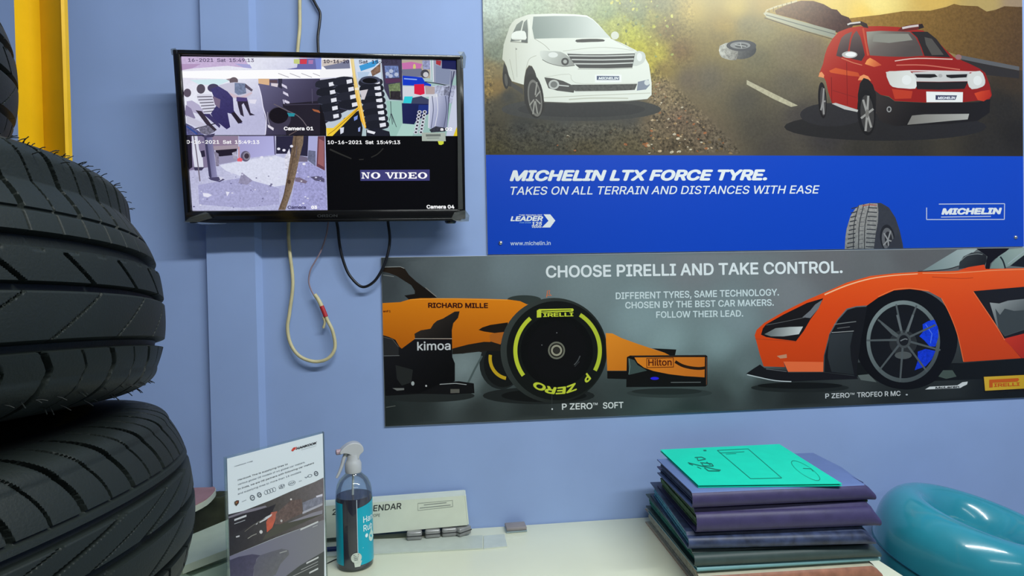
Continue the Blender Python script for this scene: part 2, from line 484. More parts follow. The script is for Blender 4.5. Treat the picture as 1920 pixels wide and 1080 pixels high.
def tyre_parts(root, R, pat, nz=150, hairs=0, top=0.0):
    """top: extra width of the tread on the upper side"""
    prof = []; zt_ = 0.06+top; r1_ = rprof(zt_, R)
    for i in range(17):
        t_ = radians(72)*(1-i/17); prof.append((-(0.06+0.0225*sin(t_)), R-0.012-0.048*(1-cos(t_))))
    for i in range(nz+1):
        z = -0.06+(0.12+top)*i/nz; prof.append((z, rprof(z, R)))
    for i in range(1, 18):
        t_ = radians(72)*i/17; prof.append((zt_+0.0225*sin(t_), r1_-0.048*(1-cos(t_))))
    V = []; F = []; n = len(prof)
    # finer steps on the side that carries the close view
    a0, a1 = radians(-115), radians(45)
    TH = [a0+(a1-a0)*i/1300 for i in range(1300)]+[a1+(2*pi-(a1-a0))*i/420 for i in range(420)]
    nth = len(TH)
    for th in TH:
        c, s = cos(th), sin(th)
        for (z, r) in prof:
            q = r-pat(th, z, R); V.append((q*c, q*s, z))
    for i in range(nth):
        a = i*n; b = ((i+1) % nth)*n
        for j in range(n-1): F.append((a+j, b+j, b+j+1, a+j+1))
    me = bpy.data.meshes.new('tread'); me.from_pydata(V, [], F); me.materials.append(M_rub)
    me.polygons.foreach_set('use_smooth', [True]*len(me.polygons)); me.update()
    try: me.set_sharp_from_angle(angle=radians(50))
    except Exception: pass
    o = bpy.data.objects.new('tread', me); COL.objects.link(o); o.parent = root
    t7 = radians(72)
    for sg in (1, -1):
        pr = [(R-0.012-0.048*(1-cos(t7)), 0.06+0.0225*sin(t7)), (R-.055, .0822), (R-.068, SECT), (R-.071, SECT+.0006), (R-.074, SECT), (R-.088, .080), (R-.100, .0735), (R-.110, .064), (R-.116, .056), (R-.120, .050), (R-.117, .044), (R-.108, .046), (R-.06, .062), (R-.03, .045), (R-.02, 0.0)]
        ks = (zt_+.0225)/.0825 if sg > 0 else 1.0; dr = (R-.012)-r1_ if sg > 0 else 0
        mb = MB().lathe([(r-dr if i < 3 else r-dr*.5, z*sg*ks) for i, (r, z) in enumerate(pr)], n=160)
        mb.build('sidewall', M_rubs, root, smooth=True)
    if hairs:
        mb = MB(); rg = random.Random(5)
        for i in range(hairs):
            th = rg.uniform(0, 2*pi); t_ = radians(rg.choice((8, 30, 32, 52, 55, -30, -50)))
            sg = 1 if t_ > 0 else -1; a = abs(t_)
            z = sg*(0.06+0.0225*sin(a))+(top if sg > 0 else 0); r = (r1_ if sg > 0 else R-0.012)-0.048*(1-cos(a))-0.001
            d = Vector((cos(th)*cos(a), sin(th)*cos(a), sg*sin(a)*.8+rg.uniform(-.2, .2))); d += Vector((-sin(th), cos(th), 0))*rg.uniform(-.5, .9)
            d.normalize(); p = Vector((r*cos(th), r*sin(th), z)); l = rg.uniform(.004, .0085)
            mb.tube([p, p+d*l*.6, p+d*l+Vector((0, 0, -.0007))], .00036, n=5, sub=1)
        h = mb.build('rubber_hairs', M_rubs, root); h['kind'] = 'stuff'
def set_axis(o, loc, ax, spin=0.0):
    o.location = loc
    o.rotation_mode = 'QUATERNION'
    q = Vector((0, 0, 1)).rotation_difference(Vector(ax).normalized())
    from mathutils import Quaternion
    o.rotation_quaternion = q @ Quaternion((0, 0, 1), spin)
def copy_thing(src, label, group=None):
    r = src.copy(); COL.objects.link(r); r['label'] = label
    if group: r['group'] = group
    elif 'group' in r: del r['group']
    for ch in src.children:
        if ch.get('kind') == 'stuff': continue
        c = ch.copy(); COL.objects.link(c); c.parent = r
    return r
ty_up = thing('tyre', 'black ribbed tyre with rubber hairs, topmost of the front stack', 'tyre', group='tyres piled in the front stack')
tyre_parts(ty_up, 0.30, pat_a, hairs=560, top=0.029)
ty_lo = thing('tyre', 'black tyre with long slanting tread grooves, right under the topmost one', 'tyre', group='tyres piled in the front stack')
tyre_parts(ty_lo, 0.32, pat_b)
set_axis(ty_up, (-0.5307, -1.0186, 1.3105), (-0.1216, 0.082, 1), 0.02)
set_axis(ty_lo, (-0.5349, -1.0054, 1.1268), (-0.126, 0.022, 1), 0.03)
# the tyres that carry the two visible ones, below the picture's edge
for i in range(6):
    c = copy_thing(ty_lo, 'black tyre low in the front stack, below the two top tyres', 'tyres low in the front stack')
    set_axis(c, (-0.53+0.006*((i*7) % 3-1), -1.005, 0.0832+0.1664*i), (0, 0, 1), i*0.7)

# ------------------------------------------------------------------ yellow rack with tyres
M_yel = mat('yellow_enamel', (230, 180, 8), rough=0.42, spec=0.45, var=0.06, scale=14, bump=0.05, bscale=80)
YP = -0.62
r0 = onY(31, 150, YP).x; r1 = onY(78, 150, YP).x
rk = thing('steel_rack', 'yellow enamelled angle-iron rack upright beside the tyre stack', 'rack', ((r0+r1)/2, YP, 0))
def upright(x0, x1, yb, dep, sgn):
    w = x1-x0; th = 0.004
    # folded upright: a shallow trough with a rolled lip on its right edge
    xm = onY(78, 150, yb+.030).x; xr = onY(117, 150, yb-.002).x; xl = onY(125, 150, yb-.002).x
    pts = [(x0, yb), (xm, yb+.030), (xr, yb), (xr+.002, yb-.004), (xl, yb-.002), (xl, yb+.006), (xm+.004, yb+.036), (x0+.002, yb+.006)]
    return MB().prism([Vector((x, y, 0)) for x, y in pts], (0, 0, CZ-.02))
upright(r0, r1, YP, 0.045, 1).build('upright', M_yel, rk)
SH = onY(15, 262, YP-.04).z-.055
RD = 0.78
for ux in (WX0+.05, r0-.002):
    MB().box(ux, ux+.04, YP-RD-.04, YP-RD, 0, CZ-.02).build('upright', M_yel, rk)
MB().box(WX0+.05, WX0+.09, YP, YP+.045, 0, CZ-.02).build('upright', M_yel, rk)
for by_ in (YP-.036, YP-RD+.002):
    MB().box(WX0+.06, r0-.001, by_, by_+.03, SH-.05, SH-.006, bev=.002).build('shelf_beam', M_yel, rk)
MB().box(WX0+.06, r0-.004, YP-RD, YP-.004, SH-.006, SH).build('shelf_board', M_yel, rk)
_d = ray(34, 150); _d.z = 0; _d.normalize(); _l = Vector((-_d.y, _d.x, 0))
_T = ((YP-.315)-CP.y-_l.y*.30)/_d.y; _rc = CP+_d*_T+_l*.30
for k in range(2):
    c = copy_thing(ty_up, ('black tyre lying on the yellow rack shelf' if k == 0 else 'black tyre lying on top of another one on the yellow rack'))
    set_axis(c, (_rc.x-.004*k, _rc.y, SH+.0836+.198*k), (0, 0, 1), .15+k*.11)

# ------------------------------------------------------------------ television
M_blk = mat('black_gloss_plastic', (14, 14, 16), rough=0.16, spec=0.6, var=0.1, coat=0.3)
M_blm = mat('black_matt_plastic', (20, 20, 22), rough=0.5, spec=0.4)
M_film = clear_mat('clear_film', (225, 228, 225), gloss=0.10, rough=0.2, haze=0.05)
M_clear = clear_mat('clear_acrylic', (244, 250, 248), gloss=0.05, rough=0.04, haze=0.03)
M_ink = ink_mat('poster_print', rough=0.27, spec=0.25)
M_inkp = ink_mat('paper_print', rough=0.45, spec=0.35)
M_scr = ink_mat('lit_screen', rough=0.22, spec=0.2, emit=1.0, scale=220)
TT = radians(6.6)
TP0 = onY(610, 414, -0.080); TU = Vector((0, -sin(TT), cos(TT))); TN = Vector((0, -cos(TT), -sin(TT))); TE = Vector((1, 0, 0))
def tvp(x, y, w=0.0): return on_plane(x, y, TP0+TN*w, TN)
def tvuv(x, y):
    p = tvp(x, y)-TP0; return p.dot(TE), p.dot(TU)
_c = [tvuv(326, 97), tvuv(866, 101), tvuv(875, 413), tvuv(347, 414)]
BX0 = (_c[0][0]+_c[3][0])/2; BX1 = (_c[1][0]+_c[2][0])/2; BZ1 = (_c[0][1]+_c[1][1])/2; BZ0 = (_c[2][1]+_c[3][1])/2
_c = [tvuv(340, 106), tvuv(857, 112), tvuv(857, 393), tvuv(360, 394)]
SX0 = (_c[0][0]+_c[3][0])/2; SX1 = (_c[1][0]+_c[2][0])/2; SZ1 = (_c[0][1]+_c[1][1])/2; SZ0 = (_c[2][1]+_c[3][1])/2
print('TV', BX1-BX0, BZ1-BZ0, 'screen', SX0, SX1, SZ0, SZ1, 'bezel', BX0, BX1, BZ0, BZ1, 'pil', PY)
tv = thing('television', 'black wall-mounted television showing four security camera pictures', 'television', TP0)
mb = MB(); EE = (TP0, TE, TU, TN)
mb.frame_box(*EE, BX0, BX1, SZ1, BZ1, -.028, .006, bev=.003)
mb.frame_box(*EE, BX0, BX1, BZ0, SZ0, -.028, .006, bev=.004)
mb.frame_box(*EE, BX0, SX0, BZ0, BZ1, -.028, .0058, bev=.003)
mb.frame_box(*EE, SX1, BX1, BZ0, BZ1, -.028, .0058, bev=.003)
mb.frame_box(*EE, BX0+.01, BX1-.01, BZ0-.003, BZ0+.004, -.02, .0085, bev=.0025)
mb.build('bezel', M_blk, tv, smooth=True, angle=35)
MB().frame_box(*EE, BX0+.01, BX1-.01, BZ0+.012, BZ1-.01, -.045, -.006, bev=.006).frame_box(*EE, BX0+.12, BX1-.12, BZ0+.03, BZ0+.27, -.062, -.045, bev=.006).build('back_cover', M_blm, tv, smooth=True, angle=35)
bkz = TP0.z+.20
MB().box(TP0.x+.05, TP0.x+.16, -.012, -.0005, bkz-.1, bkz+.08, bev=.002).box(TP0.x+.06, TP0.x+.15, -.07, -.012, bkz-.03, bkz-.01).box(TP0.x+.06, TP0.x+.15, -.07, -.012, bkz+.03, bkz+.05).build('wall_bracket', M_leg, tv)
MB().lathe([(0.0, .0), (.013, .0), (.0135, .004), (.011, .008), (0, .009)], c=TP0+TE*(tvuv(845, 413)[0])+TU*(BZ0-.001)-TN*.006, axis=-TU, n=24).build('receiver_button', M_blk, tv, smooth=True, angle=40)
def film(pts, name='protective_film'):
    ps = [tvp(x, y, w) for x, y, w in pts]
    MB().prism(ps, TN*.0006).build(name, M_film, tv)
film([(344, 417, .009), (356, 408, .014), (385, 397, .010), (392, 400, .012), (398, 409, .0105), (372, 416, .010)])
film([(345, 416, .002), (372, 416.5, .010), (425, 418.5, .010), (424, 420, .006), (380, 421, .004)])
film([(852, 398, .0075), (873, 394, .0075), (880, 404, .004), (879, 415, .003), (858, 416, .010), (846, 410, .0095)])
film([(858, 97, .004), (870, 97, .004), (874, 106, .001), (872, 128, .002), (865, 128, .007), (863, 104, .007)])
film([(320, 92, .004), (329, 90, .005), (333, 96, .007), (330, 105, .004), (322, 103, .001)])
film([(857, 112, .0075), (862, 112, .0075), (868, 392, .0075), (859, 393, .0075)])

# ------------------------------------------------------------------ cables
M_cream = mat('cream_cable_sheath', (196, 186, 146), rough=0.5, var=0.12, scale=40)
M_pink = mat('thin_grey_wire_sheath', (140, 120, 130), rough=0.5)
M_black = mat('black_cable_sheath', (16, 18, 26), rough=0.4, spec=0.5)
M_red = mat('red_tape', (176, 40, 48), rough=0.5)
def cable(pts): return [onY(x, y, Y) for x, y, Y in pts]
cc = thing('cable', 'cream cable looping down the blue wall below the television', 'cable', onY(627, 650, -.02))
MB().tube(cable([(566, -735, -.012), (561, -400, -.012), (564, -150, -.012), (562, 0, -.012), (562, 50, -.012), (558, 95, -.012), (552, 180, -.008), (546, 300, -.008), (541, 420, -.012), (543, 470, -.013), (549, 530, -.013), (543, 585, -.014), (539, 615, -.014), (545, 645, -.015), (562, 668, -.018), (590, 678, -.020), (615, 672, -.022), (628, 652, -.022), (624, 622, -.022), (613, 598, -.020), (601, 568, -.018), (592, 556, -.016)]), .0040, n=10).build('sheath', M_cream, cc, smooth=True)
MB().tube(cable([(603, 574, -.0185), (608, 586, -.0195), (611, 594, -.020)]), .0052, n=10).build('tape', M_red, cc, smooth=True)['label'] = 'red tape'
MB().tube(cable([(590, 552, -.0165), (597, 562, -.0175), (603, 575, -.0185)]), .0046, n=8).build('connector', M_cream, cc, smooth=True)
MB().tube(cable([(606, 594, -.0195), (609, 604, -.018), (606, 615, -.016)]), .003, n=6).build('wire_stub', M_cream, cc, smooth=True)
MB().tube(cable([(616, 412, -.02), (612, 440, -.02), (602, 470, -.018), (591, 490, -.016), (582, 507, -.015), (579, 528, -.015), (584, 545, -.016), (591, 557, -.017)]), .0017, n=8).build('wire', M_pink, cc, smooth=True)['label'] = 'thin grey-pink wire'
c2 = tag(MB().tube(cable([(596, -735, -.008), (590, -400, -.008), (576, -120, -.008), (576, -30, -.008), (591, 6, -.009), (600, 24, -.009), (599, 45, -.010), (596, 70, -.012), (597, 100, -.013), (598, 140, -.018), (599, 170, -.03)]), .0031, n=10).build('cable', M_black, None, smooth=True), 'black cable dropping from above behind the top of the television', 'cable')
c3 = tag(MB().tube(cable([(628, 404, -.030), (633, 425, -.024), (637, 460, -.020), (644, 490, -.018), (656, 517, -.018), (678, 537.5, -.020), (699, 530, -.024), (715, 508, -.026), (726, 480, -.026), (731, 450, -.024), (728, 420, -.028), (725, 402, -.034)]), .0033, n=10).build('cable', M_black, None, smooth=True), 'black cable hanging in a U under the television, beside the orange racing car', 'cable')

# ------------------------------------------------------------------ folders
FY = onZ(1305, 1110, ZT).y
def zat(y): return onY(1300, y, FY).z
def fmat(n, c, **k): return mat(n, c, **k)
M_pur = fmat('purple_cloth_board', (64, 58, 98), rough=.5, var=.12, scale=60, bump=.05, bscale=300)
M_peri = fmat('periwinkle_board', (100, 122, 172), rough=.5, var=.04)
M_mott = fmat('mottled_blue_board', (52, 62, 92), rough=.45, var=.55, scale=45)
M_dgrn = fmat('dark_green_board', (54, 70, 70), rough=.5, var=.12, scale=50)
M_pale = fmat('pale_teal_card', (112, 158, 164), rough=.5)
M_orng = fmat('orange_brown_board', (150, 100, 80), rough=.55, var=.3, scale=40)
M_teal = fmat('teal_card', (6, 222, 188), rough=.5, var=.04)
M_pgn = fmat('navy_sheet_edges', (44, 56, 92), rough=.7, var=.5, scale=90)
M_pgg = fmat('green_sheet_edges', (74, 104, 58), rough=.7, var=.5, scale=120)
M_pgc = fmat('cyan_sheet_edges', (84, 150, 168), rough=.7, var=.35, scale=120)
M_pgd = fmat('dark_teal_sheet_edges', (8, 96, 78), rough=.7, var=.3, scale=60)
M_pgw = fmat('cream_sheet_edges', (170, 166, 146), rough=.7, var=.3, scale=120)
def folder(label, xl, xr, ybl, ybr, z0, z1, depth, mats, group, name='folder', step=0.0, pins=0.006):
    a = onZ(xl, ybl, z0); b = onZ(xr, ybr, z0); ex = (b-a); L = ex.length; ex.normalize(); ey = Vector((-ex.y, ex.x, 0)); ez = Vector((0, 0, 1))
    o = Vector((a.x, a.y, 0))
    rt = thing(name, label, 'folder', (a+b)*.5+ey*depth*.5, group)
    h = z1-z0; t_ = .0022
    # cover: bottom board, rounded spine, top board, as one bent sheet run along the length
    prof = [(depth, z0), (.006, z0)]
    for i in range(7):
        q = -pi/2-pi*i/6
        prof.append((.006+.010*cos(q)*(1 if h > .012 else .5), z0+(h-step)/2+((h-step)/2)*sin(q)))
    if step: prof += [(.010, z1-step), (.014, z1-step*.3)]
    prof += [(depth*.5, z1), (depth, z1)]
    inner = []
    for (y, z) in reversed(prof):
        yy = y if y > .012 else y+t_
        inner.append((yy, min(max(z, z0+t_), z1-t_-(step if y < .011 else step*.3 if y < .015 else 0))))
    out = prof+inner
    ST = [0, L*.3, L*.6, L-.020, L-.010, L]; NS = len(ST)-1; n = len(out); vs = []; fs = []
    for k, s in enumerate(ST):
        q = (1, 1, 1, 1, .78, .42)[k] if h > .012 else 1
        for (y, z) in out: vs.append(o+ex*s+ey*y+ez*(z0+(z-z0)*(q if y < .02 else 1)))
    for k in range(NS):
        for i in range(n):
            j = (i+1) % n; fs.append((k*n+i, k*n+j, (k+1)*n+j, (k+1)*n+i))
    np_ = len(prof)
    for k, rev in ((0, 0), (NS, 1)):
        for i in range(np_-1):
            f = (k*n+i, k*n+i+1, k*n+(n-2-i), k*n+(n-1-i)); fs.append(f[::-1] if rev else f)
    mb = MB().add(vs, fs); ob = mb.build('cover', [mats[0]]+([mats[2]] if len(mats) > 2 else []), rt, smooth=True, angle=38)
    if len(mats) > 2:
        for p in ob.data.polygons:
            if p.normal.z > .8: p.material_index = 1
    pg = MB()
    nl = max(2, int(h/.004))
    for i in range(nl):
        za = z0+t_+(h-2*t_)*i/nl; zb = z0+t_+(h-2*t_)*(i+.85)/nl
        j = random.uniform(0, .004)
        pg.frame_box(o, ex, ey, ez, pins+j, L-pins-.004-j, .021, depth-.004+random.uniform(-.006, .003), za, zb)
    pg.build('sheets', mats[1], rt)
    return rt, (o, ex, ey, L)
FG = 'folders stacked on the counter'
M_crm = fmat('cream_board', (176, 172, 152), rough=.6, var=.1)
folder('orange-brown folder at the bottom of the stack on the counter', 1311, 1654, 1109, 1087, ZT+.0003, zat(1076.5), .345, (M_orng, M_pgw, M_crm), FG, step=.004)
folder('thin pale teal folder just above the bottom orange-brown one', 1308, 1652, 1074, 1053, zat(1076), zat(1067), .315, (M_pale, M_pgd), FG)
folder('dark grey-green folder above the thin pale teal one', 1302, 1651, 1064, 1045, zat(1066.5), zat(1036), .325, (M_dgrn, M_pgd), FG, step=.007)
folder('folder with mottled blue spine below the two purple ones', 1291, 1641, 1031, 1021, zat(1035.5), zat(1004), .305, (M_mott, M_pgc), FG, step=.008)
folder('thick purple folder, second from the top of the stack', 1306, 1651, 1000, 987, zat(1003.5), zat(957), .275, (M_pur, M_pgg), FG, step=.010)
rt, (fo, fx, fy, fl) = folder('purple folder with periwinkle cover under the teal notebook', 1298, 1641, 954, 938, zat(956.5), zat(925), .222, (M_pur, M_pgn, M_peri), FG)
# teal notebook on top
ZN0, ZN1 = zat(925)+.0008, zat(925)+.0058
nb = [onZ(x, y, ZN1) for x, y in ((1309, 909.5), (1579, 906.5), (1461, 832.5), (1238, 843))]
no = thing('notebook', 'bright teal notebook lying on top of the folder stack', 'notebook', (nb[0]+nb[2])*.5)
MB().prism([Vector((p.x, p.y, ZN1-.0012)) for p in nb], (0, 0, .0012)).prism([Vector((p.x, p.y, ZN0)) for p in nb], (0, 0, .0012)).build('cover', M_teal, no)
ctr = (nb[0]+nb[1]+nb[2]+nb[3])/4
MB().prism([Vector((ctr.x+(p.x-ctr.x)*.97, ctr.y+(p.y-ctr.y)*.97, ZN0+.0012)) for p in nb], (0, 0, ZN1-ZN0-.0024)).build('pages', mat('dark_page_edges', (20, 90, 84), rough=.7), no)
NI = (10, 118, 100)
K = Ink(); q = crop(1180, 800, 2.5946)
K.line(q([(428, 115), (578, 108), (742, 250), (590, 253), (428, 115)]), .9, NI)
K.line(q([(440, 128), (560, 122)]), .8, NI); K.line(q([(470, 133), (520, 131)]), .8, NI)
K.ellring(*q([(858, 214)])[0], 32, 9, 1.2, NI, rot=33); K.line(q([(845, 203), (885, 205), (895, 218)]), 1.0, NI)
K.line(q([(318, 150), (352, 148), (372, 158), (335, 165), (330, 153)]), 1.6, NI)
K.line(q([(345, 175), (400, 180), (410, 192), (360, 190), (352, 178)]), 1.6, NI)
K.line(q([(285, 175), (345, 190), (420, 208), (445, 212)]), 1.6, NI); K.line(q([(365, 200), (385, 215), (440, 216)]), 1.8, NI)
K.line(q([(375, 172), (395, 186)]), 1.8, NI); K.line(q([(290, 180), (310, 188)]), 1.2, NI); K.line(q([(330, 195), (350, 205)]), 1.2, NI)
K.quad(q([(360, 113), (374, 113), (376, 119), (362, 119)]), NI)
K.build('lettering', M_inkp, no, lambda x, y: onZ(x, y, ZN1+.0003), (0, 0, 1))

# ------------------------------------------------------------------ teal inflated ring
M_vin = mat('teal_glossy_vinyl', (46, 142, 162), rough=0.2, spec=0.6, var=0.14, scale=6, bump=0.22, bscale=13, coat=0.5)
RR, rr_ = 0.141, 0.057
ax = Vector((0.22, -0.15, 1)).normalized()
RZ = onY(1826, 1026, -.225)
st = thing('stool', 'round black stool standing right of the counter under the teal ring', 'stool', (RZ.x+.02, RZ.y, 0))
STZ = RZ.z-rr_*2.1-.046
MB().lathe([(0, STZ-.03), (.14, STZ-.03), (.148, STZ-.024), (.148, STZ-.006), (.142, STZ), (0, STZ)], c=(RZ.x+.02, RZ.y, 0), n=48).build('seat', M_blm if 'M_blm' in globals() else M_leg, st, smooth=True, angle=40)
for k in range(4):
    a_ = pi/4+k*pi/2; u_ = Vector((cos(a_), sin(a_), 0)); c_ = Vector((RZ.x+.02, RZ.y, 0))
    MB().tube([c_+u_*.17+Vector((0, 0, .006)), c_+u_*.11+Vector((0, 0, STZ-.03))], .011, n=10, sub=1).build('leg', M_leg, st, smooth=True, angle=40)
ring = thing('inflatable_ring', 'glossy teal inflatable ring with sunken middle beside the folder stack', 'inflatable ring', (RZ.x, RZ.y, STZ))
prof = [(0.0, -.004), (.05, -.002), (.076, .004)]
for i in range(33):
    q = radians(172-i*(172+125)/32); cq_, sq_ = cos(q), sin(q)
    prof.append((RR+rr_*cq_, 1.40*rr_*sq_) if sq_ > 0 else (RR+rr_*math.copysign(abs(cq_)**.6, cq_), 2.1*rr_*sq_))
prof += [(.09, -.075), (0.0, -.06)]
MB().lathe(prof, c=RZ, axis=ax, n=96).build('body', M_vin, ring, smooth=True)
sp = [(RR+rr_*1.004*abs(cos(radians(-24+i)))**.6, 2.1*rr_*1.004*sin(radians(-24+i))) for i in (-1.2, 0, 1.2)]
MB().lathe([(sp[0][0]-.002, sp[0][1]), (sp[0][0]+.0012, sp[0][1]), (sp[1][0]+.0018, sp[1][1]), (sp[2][0]+.0012, sp[2][1]), (sp[2][0]-.002, sp[2][1])], c=RZ, axis=ax, n=96).build('seam', mat('teal_seam', (10, 78, 98), rough=.3), ring, smooth=True)
MB().lathe([(0, .004), (.006, .004), (.007, .0), (.007, -.012)], c=RZ-ax*.002, axis=ax, n=20).build('valve', mat('teal_valve', (120, 190, 200), rough=.15), ring, smooth=True)

# ------------------------------------------------------------------ hand rub bottle
BC = onZ(667, 1074, ZT); BR = .0375
_v = Vector((BC.x-CP.x, BC.y-CP.y, 0)).normalized(); BC = BC+_v*BR; BC.z = ZT
bo = thing('spray_bottle', 'clear spray bottle of dark purple hand rub with teal label', 'bottle', BC)
def bz(y): # height of a photo row at the bottle axis
    return onY(667, y, BC.y).z-ZT
body = [(0, .001), (BR*.90, .0), (BR*.985, .004), (BR, .012), (BR, .150), (BR*.985, .160), (BR*.92, .172), (BR*.78, .183), (BR*.56, .191), (BR*.42, .196), (BR*.38, .202)]
MB().lathe(body, c=BC, n=56).build('bottle_body', M_clear, bo, smooth=True)
LQ = .150
M_liq = mat('purple_liquid', (24, 16, 62), rough=.12, spec=.5, var=.15, scale=15, coat=.2)
MB().lathe([(0, .004), (BR*.88, .003), (BR*.955, .007), (BR*.965, .013), (BR*.965, LQ-.002), (BR*.95, LQ), (0, LQ)], c=BC, n=56).build('liquid', M_liq, bo, smooth=True, angle=40)
M_wht = mat('frosted_white_plastic', (188, 190, 193), rough=.32, spec=.5, var=.03)
MB().lathe([(0, .198), (.0165, .198), (.0172, .201), (.0172, .216), (.0150, .221), (.0128, .226), (.0120, .236), (0, .236)], c=BC, n=40).build('collar', M_wht, bo, smooth=True, angle=40)
# trigger head: hood pointing to the lower left, nozzle, lever
hd = MB(); bx = Vector((-.96, -.28, 0)).normalized(); by = Vector((bx.y*-1, bx.x, 0)); zz = Vector((0, 0, 1)); ho = BC+zz*.232
side = [(-.021, .010), (-.018, .022), (-.006, .029), (.008, .028), (.020, .021), (.027, .014), (.027, .008), (.018, .009), (.006, .004), (.004, -.006), (-.010, -.006), (-.013, .002)]
sd = smooth_closed(side, 3)
hd.prism([ho+bx*a+zz*b-by*.0105 for a, b in sd], by*.021)
o_ = hd.build('trigger_head', M_wht, bo, smooth=True, angle=50)
bv = o_.modifiers.new('bevel', 'BEVEL'); bv.width = .003; bv.segments = 3; bv.limit_method = 'ANGLE'; bv.angle_limit = radians(50)
MB().lathe([(0, 0), (.0058, 0), (.0058, .009), (.004, .010), (.0015, .010)], c=ho+bx*.025+zz*.0115, axis=bx, n=20).build('nozzle', mat('pink_grey_nozzle', (176, 150, 160), rough=.4), o_, smooth=True, angle=40)
lv = [ho+bx*.014+zz*.008, ho+bx*.019-zz*.004, ho+bx*.024-zz*.020, ho+bx*.031-zz*.036, ho+bx*.035-zz*.042]
MB().tube(lv, lambda t_: .0046-.0022*t_, n=10).build('trigger', M_wht, o_, smooth=True)
MB().tube([BC+zz*.20, BC+zz*.12+bx*.004, BC+zz*.012+bx*.012], .0025, n=8).build('dip_tube', M_wht, bo, smooth=True)
# label wraps round all but a gap facing the camera
fr = (CP-BC); fr.z = 0; fr.normalize(); rt_ = Vector((-fr.y, fr.x, 0))   # rt_: to the right as seen
def cyl(phi, z, r=BR+.0006): return BC+(fr*cos(phi)+rt_*sin(phi))*r+zz*z
M_lab = mat('teal_label_print', (0, 166, 190), rough=.3, spec=.5, var=.04)
L0, L1 = radians(9), radians(360-38)
lb = MB(); n = 60; zl0, zl1 = .014, .132
vs = []; fs = []
for i in range(n+1):
    p = L0+(L1-L0)*i/n
    ztop = zl1+.010*min(1, max(0, i/n*4)) 
    vs += [cyl(p, zl0), cyl(p, ztop), cyl(p, ztop, BR+.0002), cyl(p, zl0, BR+.0002)]
for i in range(n):
    for k in range(4): fs.append((i*4+k, i*4+(k+1) % 4, (i+1)*4+(k+1) % 4, (i+1)*4+k))
lab_ = lb.add(vs, fs).build('label', M_lab, bo, smooth=True, angle=40)
K = Ink()
def lab(p0, p1, z0, z1): return lambda u, w: (radians(p0+(p1-p0)*u), z0+(z1-z0)*w)
WHT = (226, 244, 244)
K.text('Hand', None, None, 1, WHT, fn=lab(27, 82, .100, .113), bold=.01)
K.text('Rub', None, None, 1, WHT, fn=lab(27, 66, .082, .095), bold=.01)
K.quad([(radians(a), z) for a, z in ((24, .048), (80, .060), (80, .0612), (24, .0492))], WHT)
for cx_, cz_, w_ in ((60, .066, .009), (38, .072, .0035)):
    pts = [(radians(cx_)+w_/BR*cos(t_*pi/8), cz_+w_*1.2*sin(t_*pi/8)) for t_ in range(16)]
    K.quad(pts, (196, 226, 214) if w_ > .005 else WHT)
K.quad([(radians(60)-.12, .072), (radians(60), .088), (radians(60)+.12, .072)], (196, 226, 214))
K.build('lettering', M_inkp, lab_, lambda p, z: cyl(p, z, BR+.0010), lambda p, z: fr*cos(p)+rt_*sin(p))
K = Ink()
K.quad([(radians(3)+.0105/BR*cos(t_*pi/14), .031+.0105*sin(t_*pi/14)) for t_ in range(28)], (206, 214, 204))
K.quad([(radians(a), z) for a, z in ((-2, .012), (14, .012), (20, .024), (-4, .022))], (206, 214, 204))
for i in range(4):
    K.quad([(radians(a), z) for a, z in ((-6+i, .036-.0035*i), (11-i, .037-.0035*i), (11-i, .0384-.0035*i), (-6+i, .0374-.0035*i))], (120, 130, 130))
K.build('badge', M_inkp, lab_, lambda p, z: cyl(p, z, BR+.0012), lambda p, z: fr*cos(p)+rt_*sin(p))
MB().add([cyl(radians(a), z, BR+.0006) for a, z in ((7, .014), (9, .014), (9, .15), (7, .15))], [(0, 1, 2, 3)]).build('label_edge', mat('pale_label_edge', (190, 206, 220), rough=.3), bo)

# ------------------------------------------------------------------ leaflet in an acrylic stand
def zt_at(x, y): return onZ(x, y, ZT)
# right edge stands at the depth where a 0.30 m high sheet fits the photo
def leg(x, ytop, H):
    d = ray(x, ytop); s = (ZT+H-CP.z)/d.z; return CP+d*s
LH = .302
pr_ = leg(606, 812, LH); pl_ = leg(424.5, 860, LH)
ldir = Vector((pr_.x-pl_.x, pr_.y-pl_.y, 0)); LW = ldir.length; ldir.normalize(); ln = Vector((ldir.y, -ldir.x, 0))
lf = thing('leaflet_stand', 'clear acrylic stand holding a white and grey tyre leaflet beside the spray bottle', 'leaflet stand', ((pl_.x+pr_.x)/2, (pl_.y+pr_.y)/2, ZT))
lo_ = Vector((pl_.x, pl_.y, ZT)); z1_ = Vector((0, 0, 1))
print('leaflet', LW, pl_, pr_)
mb = MB()
mb.frame_box(lo_, ldir, ln, z1_, -.003, .0, -.001, .0016, .0015, LH+.002)
mb.frame_box(lo_, ldir, ln, z1_, LW-.0015, LW+.001, -.001, .0016, .0015, LH+.002)
mb.frame_box(lo_, ldir, ln, z1_, -.003, LW+.001, .0, .012, .0015, .0035)
mb.frame_box(lo_, ldir, ln, z1_, -.003, LW+.001, -.0038, -.0008, .0015, LH+.003)
mb.frame_box(lo_, ldir, ln, z1_, -.003, LW+.001, -.07, .004, .0004, .0025)
mb.build('acrylic_holder', M_clear, lf)
lpl = Vector((pl_.x, pl_.y, ZT))
def leafp(off): return lambda x, y: on_plane(x, y, lpl+ln*off, ln)

